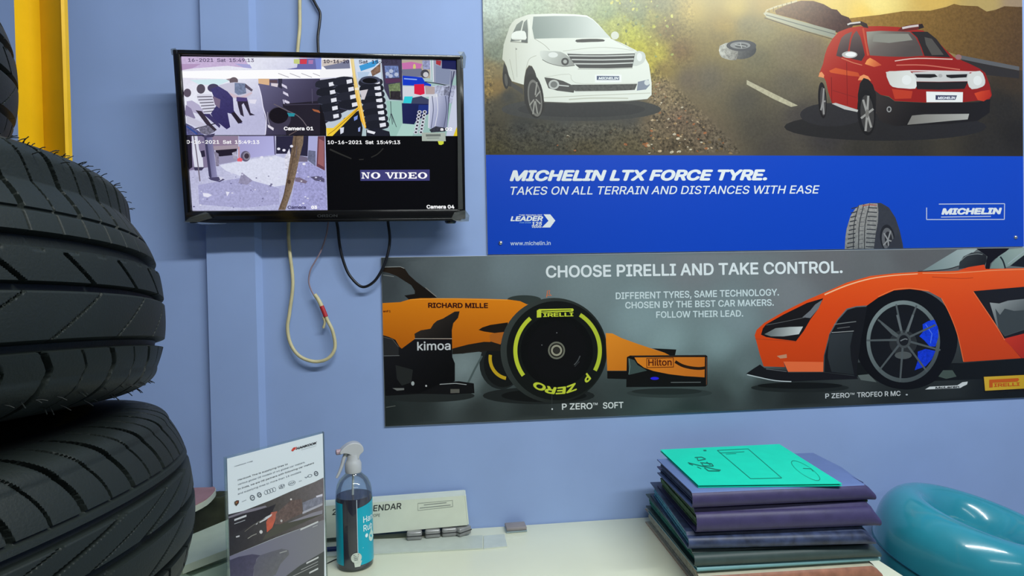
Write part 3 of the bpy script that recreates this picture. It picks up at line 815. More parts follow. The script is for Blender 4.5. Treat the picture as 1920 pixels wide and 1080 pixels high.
# ------------------------------------------------------------------ calendar box
CYF = -0.050
cq = [onY(x, y, CYF) for x, y in ((560, 952.5), (871, 929), (876.5, 984.5), (560, 1014))]
cb = thing('calendar_box', 'long cream calendar box lying against the wall behind the spray bottle', 'box', (cq[0]+cq[2])*.5)
M_card = mat('cream_card', (212, 218, 202), rough=.5, var=.03)
MB().prism(cq, (0, .040, 0)).build('carton', M_card, cb)
e = cq[1]; g = cq[2]
MB().prism([e+Vector((.0002, 0, 0)), e+Vector((.0035, 0, -.001)), g+Vector((.0035, 0, .002)), g+Vector((.0002, 0, .001))], (0, .039, 0)).build('end_flap', M_card, cb)
K = Ink(); q = crop(600, 880, 4.5714); DK = (52, 56, 58)
K.text('2021 CALENDAR', q([(105, 392)])[0], q([(698, 338)])[0], 11.2, DK, bold=.012, shear=.1)
K.text('EUROPE', q([(405, 411)])[0], q([(515, 404)])[0], 5.2, DK, shear=.1)
K.frame(q([(838, 290), (1138, 264), (1140, 320), (838, 354)]), .7, (150, 156, 150))
for (a, b) in (((890, 305), (1085, 285)), ((855, 332), (1120, 305))): K.line(q([a, b]), 1.3, (140, 146, 142))
K.build('lettering', M_inkp, cb, wallplane(CYF-.0004))

# ------------------------------------------------------------------ small things on the counter
q = crop(600, 880, 4.5714)
ZS = ZT+.0032
sp_ = [onZ(x, y, ZS) for x, y in q([(60, 742), (1560, 662), (1605, 658), (1590, 520), (1290, 560), (60, 640)])]
M_strip = mat('pale_plastic_strip', (190, 198, 188), rough=.35, var=.06, scale=30)
strip = tag(MB().prism([Vector((p.x, p.y, ZT+.0002)) for p in (onZ(600, 1046, ZT), onZ(905, 1030, ZT), onZ(905, 1006, ZT), onZ(600, 1017, ZT))], (0, 0, .003)).build('plastic_strip', M_strip, None), 'flat pale plastic strip on the counter under the wheel weights', 'strip')
sl = tag(MB().prism([Vector((p.x, p.y, ZT+.0002)) for p in (onZ(907, 1030, ZT), onZ(951, 1025.5, ZT), onZ(946, 1003, ZT), onZ(907, 1006, ZT))], (0, 0, .002)).build('plastic_sleeve', mat('milky_plastic', (196, 204, 196), rough=.15, spec=.6), None), 'small milky plastic sleeve at the end of the pale strip', 'sleeve')
M_wgt = mat('dull_steel', (150, 150, 150), rough=.3, metal=.35, var=.15, scale=50)
WG = 'wheel weights in a row before the calendar box'
wl = ['steel wheel weight block at the left end of the row', 'second steel wheel weight block from the left, before the calendar box', 'third steel wheel weight block from the left, before the calendar box', 'steel wheel weight block turned askew at the right end of the row']
w0 = None
for i, (xa, ya, xb, yb, rz) in enumerate(((763, 1014, 791, 1013, 0), (797, 1010.5, 826, 1008.5, .03), (829, 1007.5, 857, 1006, .05), (861, 1008.5, 885, 1000, .33))):
    a, b = onZ(xa, ya, ZT+.0032), onZ(xb, yb, ZT+.0032); c = (a+b)*.5
    if w0 is None:
        w0 = thing('wheel_weight', wl[0], 'wheel weight', (c.x, c.y, ZT+.0033), WG); o3 = Vector((c.x, c.y+.010, ZT+.0033)); X = Vector((1, 0, 0)); Yv = Vector((0, 1, 0))
        MB().frame_box(o3, X, Yv, z1_, -.0175, .0175, -.011, .011, 0, .0195, bev=.0045, seg=4).build('block', M_wgt, w0, smooth=True, angle=50)
        MB().frame_box(o3, X, Yv, z1_, -.0178, .0178, -.0114, .0114, .0085, .0112, bev=.0008).build('band', mat('dark_steel', (58, 58, 60), rough=.35, metal=.3), w0)
        w = w0
    else:
        w = copy_thing(w0, wl[i], WG)
        w.location = (c.x, c.y, ZT+.0033); w.rotation_euler = (0, 0, math.atan2(b.y-a.y, b.x-a.x) if i == 3 else rz)
a, b = onZ(949.5, 1000.5, ZT), onZ(988.5, 997.5, ZT)
ex_ = Vector((b.x-a.x, b.y-a.y, 0)); el = ex_.length; ex_.normalize(); ey_ = Vector((-ex_.y, ex_.x, 0))
er = thing('magnet_block', 'small grey-brown block with silver edge on the counter by the wall', 'block', (a+b)*.5)
a.z = ZT
ed = min(.036, -.003-max(a.y, b.y))
MB().frame_box(a, ex_, ey_, z1_, 0, el, 0, ed, 0.0003, .0045, bev=.001).build('metal_base', mat('silver_blue', (150, 168, 176), rough=.25, metal=.6), er)
MB().frame_box(a, ex_, ey_, z1_, .0005, el-.0005, .0005, ed, .0045, .0125, bev=.002).build('block', mat('grey_brown_rubber', (138, 132, 134), rough=.6), er, smooth=True, angle=50)
pa, pb = onZ(540, 1037, ZT+.006), onZ(634, 1029, ZT+.006)
pn = thing('pen', 'dark blue pen lying behind the spray bottle', 'pen', (pa+pb)*.5)
MB().tube([pa, pb], .0058, n=14, sub=1).build('barrel', mat('dark_blue_plastic', (18, 38, 92), rough=.25), pn, smooth=True, angle=50)
dpn = (pb-pa).normalized()
MB().lathe([(0, 0), (.0048, 0), (.0036, .006), (0, .007)], c=pb, axis=dpn, n=14).build('cap', mat('blue_pen_cap', (16, 30, 80), rough=.25), pn, smooth=True, angle=50)
tag(MB().tube([onZ(575, 1075, ZT+.0012), onZ(610, 1058, ZT+.0012), onZ(634, 1047, ZT+.0012), onZ(650, 1043, ZT+.0012)], .0011, n=6).build('wire', M_black, None, smooth=True), 'thin dark wire on the counter behind the spray bottle', 'wire')

# things left of the leaflet, partly behind the tyres
q = crop(330, 890, 5.684)
zp = ZT+.075
def quadslab(name, pts, z0, z1, m, parent, bev=0):
    P = [onZ(x, y, z1) for x, y in pts]
    return MB().prism([Vector((p.x, p.y, z0)) for p in P], (0, 0, z1-z0)).build(name, m, parent)
M_pap = mat('pale_green_paper', (178, 190, 174), rough=.6, var=.05)
pst = thing('paper_pile', 'pile of pale paper pads between the tyres and the leaflet stand', 'paper pile', onZ(385, 1040, ZT))
quadslab('pad', q([(136, 650), (680, 425), (690, 740), (70, 975)]), ZT+.060, zp, M_pap, pst)
quadslab('pad', q([(110, 760), (680, 545), (690, 790), (50, 1000)]), ZT+.046, ZT+.0595, mat('pale_green_card', (164, 178, 160), rough=.6, var=.08), pst)
quadslab('loose_sheet', q([(90, 900), (700, 700), (700, 870), (180, 1090), (30, 1030)]), ZT+.0008, ZT+.0455, mat('pale_mint_paper', (182, 204, 188), rough=.6), pst)
# dark olive plastic bag against the wall
bgm = mat('olive_plastic', (52, 56, 42), rough=.3, spec=.5, var=.4, scale=30, bump=.5, bscale=40)
bag = bmesh.new(); bmesh.ops.create_cube(bag, size=1); bmesh.ops.subdivide_edges(bag, edges=bag.edges, cuts=9, use_grid_fill=True)
p0, p1 = onY(352, 985, -.16), onY(434, 924, -.04)
mb = MB(); vs = []
for v in bag.verts:
    c = Vector((v.co.x, v.co.y, v.co.z)); nrm = c.normalized()
    k = noise.fractal(c*3.1+Vector((3, 1, 2)), .8, 2.0, 4)*.10
    c = c*(.93)+nrm*k
    x = (p0.x-.05)+(p1.x+.012-(p0.x-.05))*(min(.5, max(-.5, c.x))+.5); y = -.040+.020*(c.y+.5); z = ZT+max(0, (c.z+.5))*(p1.z-ZT)*.99
    vs.append(Vector((x, min(y, PY-.004), z)))
bag.verts.index_update()
mb.add(vs, [[v.index for v in f.verts] for f in bag.faces]); bag.free()
tag(mb.build('plastic_bag', bgm, None, smooth=True), 'crumpled dark olive plastic bag against the wall behind the paper pile', 'bag')
zk = p1.z+.006
pk = thing('notepad', 'pink-topped pad with a pale rounded edge on the olive bag', 'notepad', onZ(375, 935, zk))
kp = [onZ(x, y, zk+.014) for x, y in smooth_closed(q([(60, 165), (365, 130), (410, 125), (420, 160), (330, 255), (150, 350), (40, 400)]), 3)]
MB().prism([Vector((p.x, p.y, zk)) for p in kp], (0, 0, .012)).build('pages', mat('pale_pad_edges', (186, 190, 172), rough=.6), pk)
kc = sum(kp, Vector())/len(kp)
MB().prism([Vector((kc.x+(p.x-kc.x)*.96, kc.y+(p.y-kc.y)*.96, zk+.012)) for p in kp], (0, 0, .002)).build('cover', mat('dusty_pink_cover', (150, 112, 116), rough=.5, var=.1), pk)
# ------------------------------------------------------------------ the two printed boards on the wall
M_edge = mat('board_edge', (170, 176, 182), rough=.6)
M_scw = mat('screw_steel', (200, 200, 200), rough=.2, metal=.9)
def board(th_, x0, x1, z0, z1, name='board'):
    return MB().box(x0, x1, -.0050, -.0006, z0, z1, bev=.0006, seg=1).build(name, M_edge, th_)
def boardpx(x0, x1, z0, z1, ins=.0008):
    return [proj((x, -.0051, z)) for x, z in ((x0+ins, z1-ins), (x1-ins, z1-ins), (x1-ins, z0+ins), (x0+ins, z0+ins))]
wp = wallplane(-.0052); wl2 = wallplane(-.0054)

# ---- upper board: two cars on a mountain road over a blue band
MX0, MX1, MZ0, MZ1 = .1190, 1.5440, 1.4050, 2.1200
po = thing('poster', 'large tyre advertising board with a white and a red car over a blue band', 'poster', ((MX0+MX1)/2, -.003, MZ0))
board(po, MX0, MX1, MZ0, MZ1)
bgM = idw([(915, 10, (186, 200, 184)), (960, 5, (184, 196, 176)), (1000, 12, (172, 186, 158)), (1060, 5, (178, 184, 156)), (1100, 10, (160, 172, 134)), (1180, 8, (142, 146, 106)), (1235, 12, (128, 124, 82)), (1300, 15, (188, 162, 84)), (1380, 12, (192, 166, 86)), (1440, 8, (178, 150, 80)),
 (915, 60, (148, 160, 144)), (930, 100, (122, 132, 112)), (922, 130, (140, 122, 80)), (912, 165, (152, 122, 62)), (935, 165, (140, 112, 62)), (928, 200, (76, 70, 54)), (920, 240, (68, 62, 46)), (918, 280, (70, 64, 40)), (1140, 25, (148, 162, 116)), (1150, 45, (180, 182, 96)), (1185, 60, (188, 186, 72)), (1195, 90, (190, 182, 60)), (1235, 100, (186, 172, 66)), (1215, 118, (182, 166, 62)), (1200, 25, (128, 134, 92)), (1225, 30, (160, 152, 80)), (1250, 55, (132, 112, 66)), (1275, 95, (124, 98, 58)), (1245, 130, (142, 120, 62)), (1290, 150, (110, 96, 76)), (1245, 165, (136, 116, 84)), (1235, 190, (128, 110, 82)),
 (1225, 225, (112, 96, 74)), (1270, 225, (118, 98, 78)), (1310, 250, (108, 92, 74)), (1350, 275, (104, 92, 76)), (1260, 275, (98, 84, 64)), (1180, 278, (92, 82, 60)), (1100, 280, (82, 74, 54)), (1000, 282, (72, 68, 54)), (1180, 215, (76, 74, 70)), (1120, 205, (72, 72, 70)), (1060, 212, (74, 74, 72)), (1100, 240, (84, 80, 70)), (980, 235, (58, 58, 54)), (950, 180, (60, 60, 56)), (1180, 195, (80, 78, 74)), (1020, 255, (68, 66, 58)),
 (1330, 150, (108, 98, 80)), (1360, 45, (168, 142, 74)), (1400, 50, (140, 128, 88)), (1430, 60, (146, 134, 94)), (1350, 75, (140, 122, 74)), (1420, 110, (118, 110, 84)), (1480, 100, (130, 118, 92)), (1520, 95, (128, 112, 90)), (1480, 160, (106, 98, 82)), (1400, 190, (88, 82, 70)), (1500, 220, (78, 72, 68)), (1420, 240, (82, 76, 66)), (1450, 275, (78, 72, 66)), (1550, 250, (62, 58, 58)), (1620, 275, (60, 56, 50)), (1700, 275, (56, 52, 46)), (1860, 270, (50, 46, 40)), (1880, 200, (48, 44, 38)), (1900, 250, (42, 38, 32)), (1900, 150, (66, 54, 40)),
 (1500, 8, (214, 184, 104)), (1560, 5, (232, 202, 116)), (1640, 5, (246, 222, 138)), (1620, 25, (244, 206, 108)), (1750, 5, (212, 174, 92)), (1850, 8, (182, 156, 98)), (1905, 5, (160, 136, 110)), (1300, -40, (180, 170, 110)), (1640, -40, (240, 216, 140)), (920, -40, (180, 192, 176))])
def motM(x, y):
    if y > 287: return .0
    g = 0.0
    if x < 1420 and y > 130:
        edge = 1215+(y-150)*1.0
        g = .9 if x < edge+40 else .15
        if 925 < x < 1215 and y < 235: g = .18
    elif x < 1300: g = .38
    elif y < 35: g = .05
    else: g = .14
    return g
A = Art(); px = boardpx(MX0, MX1, MZ0, MZ1)
A.poly(px, bgM, 0, motM); A.grid(900, -70, 1925, 290, 6.5)
rg = random.Random(3)
for i in range(230):       # fallen leaves and stones printed on the verge
    y = rg.uniform(150, 288); x = rg.uniform(1195, 1235+(y-150)*1.05) if rg.random() < .7 else rg.uniform(925, 1330)
    if y < 235 and 925 < x < 1222: continue
    if y < 245 and x < 1100: continue
    s_ = rg.uniform(1.0, 3.4)*(0.6+(y-150)/200)
    c = rg.choice([(150, 126, 92), (170, 140, 98), (196, 172, 138), (148, 98, 62), (112, 92, 62), (74, 62, 46), (60, 52, 40), (210, 196, 170), (168, 108, 70)])
    A.ell(x, y, s_, s_*.62, c, rot=rg.uniform(-30, 30), n=6, m=.3)
for i in range(120):       # foliage flecks
    x = rg.uniform(1110, 1262); y = rg.uniform(-30, 128)
    if y > 20+ (x-1110)*1.2 or y < (x-1150)*.7-50: continue
    s_ = rg.uniform(1.2, 4)
    A.ell(x, y, s_, s_*.7, rg.choice([(196, 192, 84), (206, 200, 104), (164, 168, 88), (122, 128, 76), (150, 160, 104), (178, 176, 66)]), rot=rg.uniform(0, 180), n=7, m=.3)
q2 = crop(1400, 0, 3.6); q1 = crop(900, 0, 3.6)
P2 = lambda pts, c, sm=0, m=0.0: A.poly(q2(pts), c, sm, m)
P1 = lambda pts, c, sm=0, m=0.0: A.poly(q1(pts), c, sm, m)
# hills and guard rail
A.poly(q2([(560, 215), (640, 130), (760, 115), (900, 100), (1060, 75), (1240, 72), (1350, 46), (1400, 26), (1440, 36), (1560, 42), (1620, 78), (1680, 66), (1740, 42), (1830, 46), (1880, 46), (1880, 480), (1500, 400), (1300, 330)]), grad((1560, 20), (168, 128, 58), (1900, 110), (92, 68, 42)), 0, .22)
A.poly(q2([(190, 70), (300, 18), (370, 4), (450, 6), (520, 28), (575, 60), (610, 66), (640, 100), (690, 118), (720, 170), (690, 215), (610, 220), (400, 150), (200, 95)]), grad((1480, 10), (128, 96, 60), (1560, 60), (78, 52, 46)), 0, .3)
A.line(q2([(120, 100), (135, 70), (200, 45), (300, 18), (340, 6)]), 3.2, (206, 192, 150)); 
for k in range(6): A.line(q2([(150+30*k, 62-11*k), (152+30*k, 92-13*k)]), 1.1, (120, 104, 70))
A.poly(q2([(112, 88), (135, 82), (380, 148), (600, 208), (600, 262), (380, 202), (135, 118)]), grad((1432, 28), (196, 190, 160), (1565, 68), (152, 154, 138)))
A.line(q2([(130, 100), (380, 172), (600, 232)]), 1.6, (112, 114, 104)); A.line(q2([(120, 120), (380, 206), (590, 268)]), 1.4, (92, 84, 72))
A.poly(q2([(1440, 372), (1500, 384), (1840, 450), (1840, 476), (1500, 412), (1440, 396)]), (98, 98, 100)); A.poly(q2([(1440, 398), (1840, 480), (1840, 530), (1560, 500)]), (52, 48, 46))
A.poly(q2([(0, 540), (60, 570), (200, 640), (345, 712), (300, 722), (180, 668), (40, 592), (0, 570)]), (186, 178, 150), 0, .2)
# thrown spare tyre
A.ell(1388, 93, 30, 18, grad((1360, 90), (128, 126, 120), (1415, 100), (62, 62, 64)), m=.25)
A.poly(q1([(1618, 310), (1700, 285), (1740, 330), (1730, 405), (1650, 395), (1620, 370)]), grad((1350, 90), (190, 188, 176), (1385, 105), (134, 130, 122)), 2, .5)
A.ell(1390, 85.5, 28, 10.5, (74, 74, 76)); A.ell(1388, 85, 19, 6.5, (142, 142, 140)); A.ell(1390, 86, 12, 4, (84, 84, 84)); A.line([(1378, 84), (1399, 87)], 1.6, (176, 176, 172)); A.line([(1388, 80), (1391, 91)], 1.4, (176, 176, 172))
# white car
for (rx_, ry_, c) in ((150, 22, (66, 66, 64)), (120, 15, (56, 56, 56))): A.ell(1090, 205, rx_, ry_, c, m=.1)
P1([(150, 400), (160, 300), (200, 180), (215, 155), (240, 130), (320, 100), (350, 96), (500, 92), (640, 96), (720, 104), (760, 128), (800, 165), (885, 262), (960, 292), (1050, 338), (1108, 378), (1140, 435), (1150, 500), (1158, 560), (1158, 640), (1130, 668), (1000, 680), (600, 692), (430, 686), (410, 640), (390, 560), (370, 480), (350, 445), (330, 440), (310, 470), (300, 520), (295, 572), (215, 548), (195, 510), (180, 450), (165, 415)], grad((942, 70), (208, 210, 192), (1090, 110), (238, 241, 230), (.4, (234, 236, 224))))
P1([(200, 545), (290, 600), (292, 640), (205, 580)], (72, 70, 66))
P1([(296, 575), (302, 520), (312, 472), (332, 445), (352, 450), (375, 495), (395, 570), (415, 650), (440, 694), (432, 760), (300, 700)], (54, 52, 50))
P1([(162, 420), (180, 455), (196, 512), (212, 548), (210, 585), (170, 580), (152, 500)], (50, 48, 44))
A.ell(1001, 180, 18, 42, (46, 44, 42), rot=-8); A.ell(1003, 184, 13, 35, (122, 120, 114), rot=-8); A.ell(1003, 184, 10.5, 30, (70, 68, 66), rot=-8)
for a in (-70, -25, 20, 65, 110, 155): A.line([(1003+9*cos(radians(a))*.2, 184+6*sin(radians(a))), (1003+11*cos(radians(a)), 184+32*sin(radians(a)))], 2.4, (160, 158, 150))
A.ell(948, 150, 5.5, 17, (38, 36, 34), rot=-6); A.ell(949, 150, 3, 12, (88, 86, 80), rot=-6)
A.line(q1([(310, 470), (332, 400), (380, 375)]), 1.2, (196, 196, 180), 4)
P1([(360, 112), (500, 108), (640, 108), (720, 114), (765, 138), (882, 254), (700, 256), (500, 258), (366, 262), (352, 190)], grad((1000, 32), (128, 142, 134), (1110, 72), (216, 222, 214), (.5, (168, 178, 170))))
P1([(205, 280), (222, 220), (248, 165), (284, 138), (292, 140), (272, 215), (268, 276)], grad((960, 40), (128, 138, 126), (975, 78), (82, 90, 84)))
P1([(278, 284), (285, 200), (296, 150), (318, 130), (324, 200), (322, 288)], grad((980, 40), (120, 130, 120), (988, 78), (84, 90, 86)))
A.line(q1([(205, 282), (322, 290)]), 1.2, (120, 120, 108)); A.line(q1([(330, 130), (340, 200), (345, 262)]), 2.4, (236, 238, 226))
P1([(215, 230), (245, 210), (300, 210), (312, 240), (308, 268), (240, 272), (214, 262)], (240, 242, 232), 2); A.line(q1([(218, 266), (306, 270)]), 1.2, (150, 150, 138))
A.ell(1153, 66.5, 7.5, 7.5, (222, 224, 208)); 
P1([(650, 268), (740, 262), (830, 265), (836, 280), (745, 284), (656, 286)], (64, 64, 58), 2)
A.line(q1([(368, 262), (430, 300), (470, 338)]), 1.0, (176, 176, 160), 4); A.line(q1([(890, 262), (960, 300), (1050, 345)]), .9, (196, 196, 180), 4); A.line(q1([(560, 345), (800, 320), (960, 330), (1050, 345)]), .9, (190, 190, 176), 4)
A.line(q1([(200, 400), (230, 540)]), .8, (176, 176, 160)); A.line(q1([(240, 320), (250, 520)]), .7, (186, 186, 170)); A.ell(968, 92, 1.6, 1.6, (150, 150, 140))
P1([(405, 345), (470, 345), (545, 350), (600, 385), (640, 440), (560, 446), (470, 425), (420, 400)], grad((1015, 98), (222, 226, 216), (1075, 122), (150, 152, 146)), 2)
A.ell(1059.5, 115.5, 7.2, 7.2, (68, 68, 66)); A.ell(1059.5, 115.5, 3.6, 3.6, (180, 182, 176)); A.line(q1([(420, 402), (470, 428), (560, 448), (640, 442)]), 1.2, (104, 104, 96), 3); A.ell(1037, 103, 9, 5, (236, 238, 232))
P1([(1045, 352), (1100, 350), (1118, 380), (1112, 410), (1090, 432), (1030, 445)], (212, 216, 208), 2); A.ell(1199, 107, 5, 8, (238, 240, 236))
P1([(588, 362), (700, 366), (860, 366), (1046, 360), (1038, 410), (1028, 456), (860, 462), (670, 460), (636, 430), (612, 400)], (70, 70, 68))
for (a, b) in (((600, 376), (1042, 372)), ((618, 402), (1038, 398)), ((634, 430), (1034, 424))): A.line(q1([a, ((a[0]+b[0])/2, (a[1]+b[1])/2+4), b]), 2.3, (206, 208, 202), 3)
A.line(q1([(585, 356), (800, 350), (1048, 346)]), 3, (232, 234, 226)); A.line(q1([(660, 466), (860, 468), (1030, 460)]), 1.2, (170, 170, 160))
A.line(q1([(440, 520), (600, 500), (620, 540), (700, 566), (1060, 562)]), .8, (196, 196, 182), 3)
P1([(776, 504), (955, 504), (955, 554), (776, 556)], (250, 251, 248)); P1([(788, 512), (940, 514), (940, 540), (788, 540)], (84, 96, 124))
P1([(434, 522), (500, 530), (560, 546), (612, 570), (640, 600), (632, 626), (520, 612), (462, 595), (448, 560)], (78, 77, 74))
A.ell(1038.5, 158.5, 10, 9, (196, 198, 192)); A.ell(1038.5, 158.5, 6.5, 6, (122, 124, 120)); A.line(q1([(530, 575), (600, 582)]), 2, (210, 212, 206))
P1([(606, 572), (860, 570), (1062, 566), (1044, 608), (860, 614), (642, 616)], (84, 84, 80), 0, .4); A.line(q1([(640, 620), (860, 620), (1042, 610)]), 1.8, (226, 228, 220))
P1([(1066, 552), (1138, 536), (1146, 574), (1120, 604), (1058, 612)], (138, 146, 160)); A.ell(1213, 155, 5, 5, (220, 224, 222))
A.line(q1([(430, 660), (620, 650), (860, 640), (1150, 628)]), 1.2, (196, 196, 180), 3); A.line(q1([(600, 672), (760, 662), (1000, 664)]), 2.4, (206, 206, 190), 3)
A.line(q1([(430, 688), (600, 694), (1000, 682), (1130, 670)]), 1.4, (120, 118, 108))
# red car
A.ell(1660, 238, 190, 26, (44, 42, 42), m=.08); A.ell(1560, 215, 60, 22, (50, 48, 50), m=.08)
P2([(515, 432), (528, 370), (545, 320), (580, 260), (620, 215), (690, 188), (760, 178), (900, 176), (1020, 182), (1190, 206), (1240, 240), (1290, 280), (1340, 332), (1400, 386), (1500, 428), (1570, 462), (1610, 492), (1640, 570), (1655, 640), (1640, 670), (1460, 690), (1200, 692), (1000, 682), (960, 650), (900, 640), (870, 620), (850, 570), (820, 535), (790, 525), (765, 560), (752, 640), (748, 738), (660, 718), (575, 695), (550, 620), (535, 550), (520, 520), (500, 520), (488, 500), (500, 470)], grad((1570, 60), (186, 72, 56), (1690, 180), (150, 34, 30), (.35, (168, 44, 36))))
P2([(865, 610), (905, 640), (960, 655), (1000, 684), (1220, 694), (1460, 692), (1560, 690), (1645, 668), (1640, 760), (1560, 815), (1380, 835), (1180, 845), (1000, 850), (900, 820), (868, 745)], grad((1640, 185), (58, 52, 50), (1700, 235), (34, 31, 30)))
P2([(808, 214), (900, 208), (1100, 214), (1140, 250), (1170, 310), (1192, 376), (1080, 384), (960, 382), (832, 374), (815, 290)], grad((1640, 55), (150, 148, 136), (1690, 108), (84, 76, 74), (.35, (112, 102, 96))))
A.poly(q2([(860, 230), (1090, 228), (1120, 270), (960, 290), (850, 280)]), (140, 138, 128))
P2([(1108, 214), (1220, 214), (1280, 262), (1375, 388), (1200, 378), (1180, 320), (1150, 252)], (46, 42, 42)); P2([(1200, 250), (1250, 262), (1330, 370), (1250, 372), (1210, 300)], (84, 80, 76))
P2([(604, 376), (620, 310), (640, 255), (665, 232), (712, 213), (696, 270), (685, 340), (640, 388)], grad((1570, 62), (128, 108, 100), (1590, 105), (74, 60, 62)))
P2([(696, 330), (706, 270), (722, 230), (742, 206), (768, 250), (785, 310), (798, 372), (775, 412), (700, 394)], grad((1600, 60), (110, 92, 88), (1610, 110), (62, 52, 54)))
A.line(q2([(640, 392), (720, 424), (780, 440)]), 1.6, (212, 120, 90)); A.line(q2([(785, 190), (805, 300), (820, 375)]), 3.4, (196, 84, 60), 3)
A.ell(1593, 102.5, 14.5, 6.4, (190, 186, 182)); A.ell(1595, 102, 10, 4.4, (240, 238, 236)); A.ell(1797, 107, 6, 5, (150, 110, 108))
P2([(668, 172), (700, 152), (770, 142), (812, 160), (822, 190), (790, 184), (770, 168), (690, 176)], (58, 46, 44)); A.line(q2([(680, 166), (700, 158), (768, 150)]), 3, (214, 206, 200))
P2([(1018, 208), (1050, 180), (1110, 166), (1182, 160), (1198, 186), (1150, 200), (1060, 212)], (104, 42, 40)); A.line(q2([(1050, 190), (1100, 180), (1160, 172)]), 4, (206, 192, 190)); P2([(1165, 165), (1186, 160), (1198, 186), (1160, 198)], (44, 36, 36))
P2([(798, 432), (812, 405), (832, 390), (870, 410), (912, 440), (860, 452)], grad((1625, 115), (238, 150, 84), (1650, 125), (196, 80, 52)))
P2([(556, 478), (600, 458), (680, 476), (752, 490), (766, 518), (700, 512), (600, 496), (566, 490)], grad((1555, 132), (214, 92, 48), (1612, 140), (196, 78, 44)))
P2([(750, 542), (765, 515), (790, 503), (820, 515), (840, 545), (808, 538), (780, 540)], (236, 148, 96)); P2([(484, 518), (492, 492), (506, 484), (524, 508), (520, 526), (500, 520)], (234, 150, 100))
A.line(q2([(1000, 412), (1150, 394), (1390, 400)]), 1.8, (226, 190, 178), 4); A.line(q2([(940, 490), (1100, 478), (1300, 480), (1560, 486)]), 2.2, (226, 206, 204), 3); A.line(q2([(1010, 440), (1200, 440), (1440, 470)]), 2.0, (206, 110, 92), 4)
A.line(q2([(572, 520), (575, 690)]), 1, (110, 24, 24)); A.line(q2([(675, 420), (680, 710)]), 1, (120, 28, 26)); A.line(q2([(580, 610), (745, 660)]), 1, (130, 36, 32))
P2([(1118, 488), (1300, 480), (1505, 488), (1500, 548), (1300, 552), (1142, 550)], (204, 202, 200)); P2([(1134, 500), (1270, 500), (1290, 518), (1240, 526), (1150, 524)], (36, 33, 33)); P2([(1345, 505), (1490, 500), (1484, 522), (1380, 528), (1350, 520)], (36, 33, 33))
P2([(1138, 552), (1300, 554), (1495, 550), (1470, 600), (1300, 606), (1150, 602)], (40, 37, 37)); A.ell(1763, 142, 4, 3.4, (176, 174, 172))
P2([(942, 488), (1000, 480), (1100, 480), (1138, 525), (1146, 560), (1138, 598), (1060, 596), (985, 586), (958, 550)], grad((1665, 135), (208, 206, 200), (1715, 165), (228, 228, 224)), 2); A.ell(1700, 150, 9, 9, (232, 232, 230))
P2([(1500, 500), (1575, 478), (1604, 520), (1610, 560), (1590, 586), (1520, 602), (1492, 560)], (216, 215, 211), 2); A.ell(1833, 151, 8, 9, (232, 232, 230))
P2([(1212, 618), (1460, 622), (1458, 690), (1214, 690)], (240, 240, 238)); P2([(1275, 642), (1420, 644), (1408, 674), (1275, 674)], (64, 66, 92))
P2([(980, 600), (1120, 615), (1110, 664), (1000, 668)], (190, 62, 40)); P2([(1536, 630), (1580, 616), (1640, 606), (1652, 650), (1600, 684), (1560, 676)], grad((1830, 175), (214, 74, 40), (1855, 185), (180, 44, 30)))
P2([(1116, 780), (1200, 772), (1502, 768), (1492, 806), (1380, 815), (1180, 834), (1084, 842)], grad((1705, 225), (128, 124, 118), (1815, 220), (176, 174, 168))); A.ell(1667, 205, 4.6, 5.6, (150, 148, 146)); A.ell(1667, 205, 2.6, 3.4, (52, 50, 50))
P2([(750, 640), (764, 562), (790, 526), (822, 536), (852, 572), (874, 640), (872, 770), (752, 740)], (36, 33, 33))
A.ell(1624.5, 211, 17, 43, (32, 30, 30), rot=-4); A.ell(1626, 213, 12.5, 35, (66, 63, 62), rot=-4)
for a in (-80, -15, 50, 105, 165, 230): A.line([(1626, 213), (1626+12*cos(radians(a)), 213+34*sin(radians(a)))], 4, (158, 154, 150))
A.ell(1626, 213, 3.4, 8, (120, 116, 112)); A.ell(1542, 188, 8, 34, (34, 31, 32), rot=-3); A.ell(1543, 190, 5, 27, (74, 70, 70), rot=-3)
for a in (-70, 0, 70, 140): A.line([(1543, 190), (1543+5*cos(radians(a)), 190+26*sin(radians(a)))], 3, (150, 146, 144))
P2([(574, 700), (600, 694), (752, 742), (748, 756), (660, 738)], (196, 192, 188))
A.build('picture', M_ink, po, wp, sc=.76)

# blue band below the picture
A = Art(); BZT = onY(1400, 291.6, -.0052).z
bp_ = [proj((x, -.0051, z)) for x, z in ((MX0+.0008, BZT), (MX1-.0008, BZT), (MX1-.0008, MZ0+.0008), (MX0+.0008, MZ0+.0008))]
A.poly(bp_, (18, 72, 196))
q4 = crop(1400, 270, 3.692); q3 = crop(900, 270, 3.692)
tb = [(678, 742), (682, 660), (690, 590), (718, 500), (750, 450), (780, 422), (850, 408), (930, 408), (985, 440), (1030, 510), (1060, 600), (1080, 690), (1088, 745)]
A.poly(q4(tb), (60, 62, 70), 0, .1)
A.poly(q4([(678, 742), (684, 640), (692, 588), (718, 500), (750, 450), (780, 424), (850, 410), (906, 412), (912, 470), (908, 540), (893, 620), (878, 742)]), grad((1590, 380), (166, 160, 156), (1640, 460), (128, 130, 130)), 0, .3)
for (a, b, c, d) in ((775, 425, 738, 742), (812, 418, 775, 742), (852, 412, 815, 742)): A.line(q4([(a, b), ((a+c)/2-14, 560), (c, d)]), 1.6, (56, 56, 60), 4)
for k in range(11):
    y = 440+k*30
    A.line(q4([(725-k*3.6, y+8), (765-k*2, y-2)]), 2.0, (54, 56, 62)); A.line(q4([(840-k*1.8, y), (905-k*2.2, y+4)]), 1.8, (54, 56, 62)); A.line(q4([(785-k*2, y+12), (820-k*2, y+9)]), .9, (80, 80, 84))
A.line(q4([(800, 428), (850, 420), (900, 424)]), 2, (176, 96, 84))
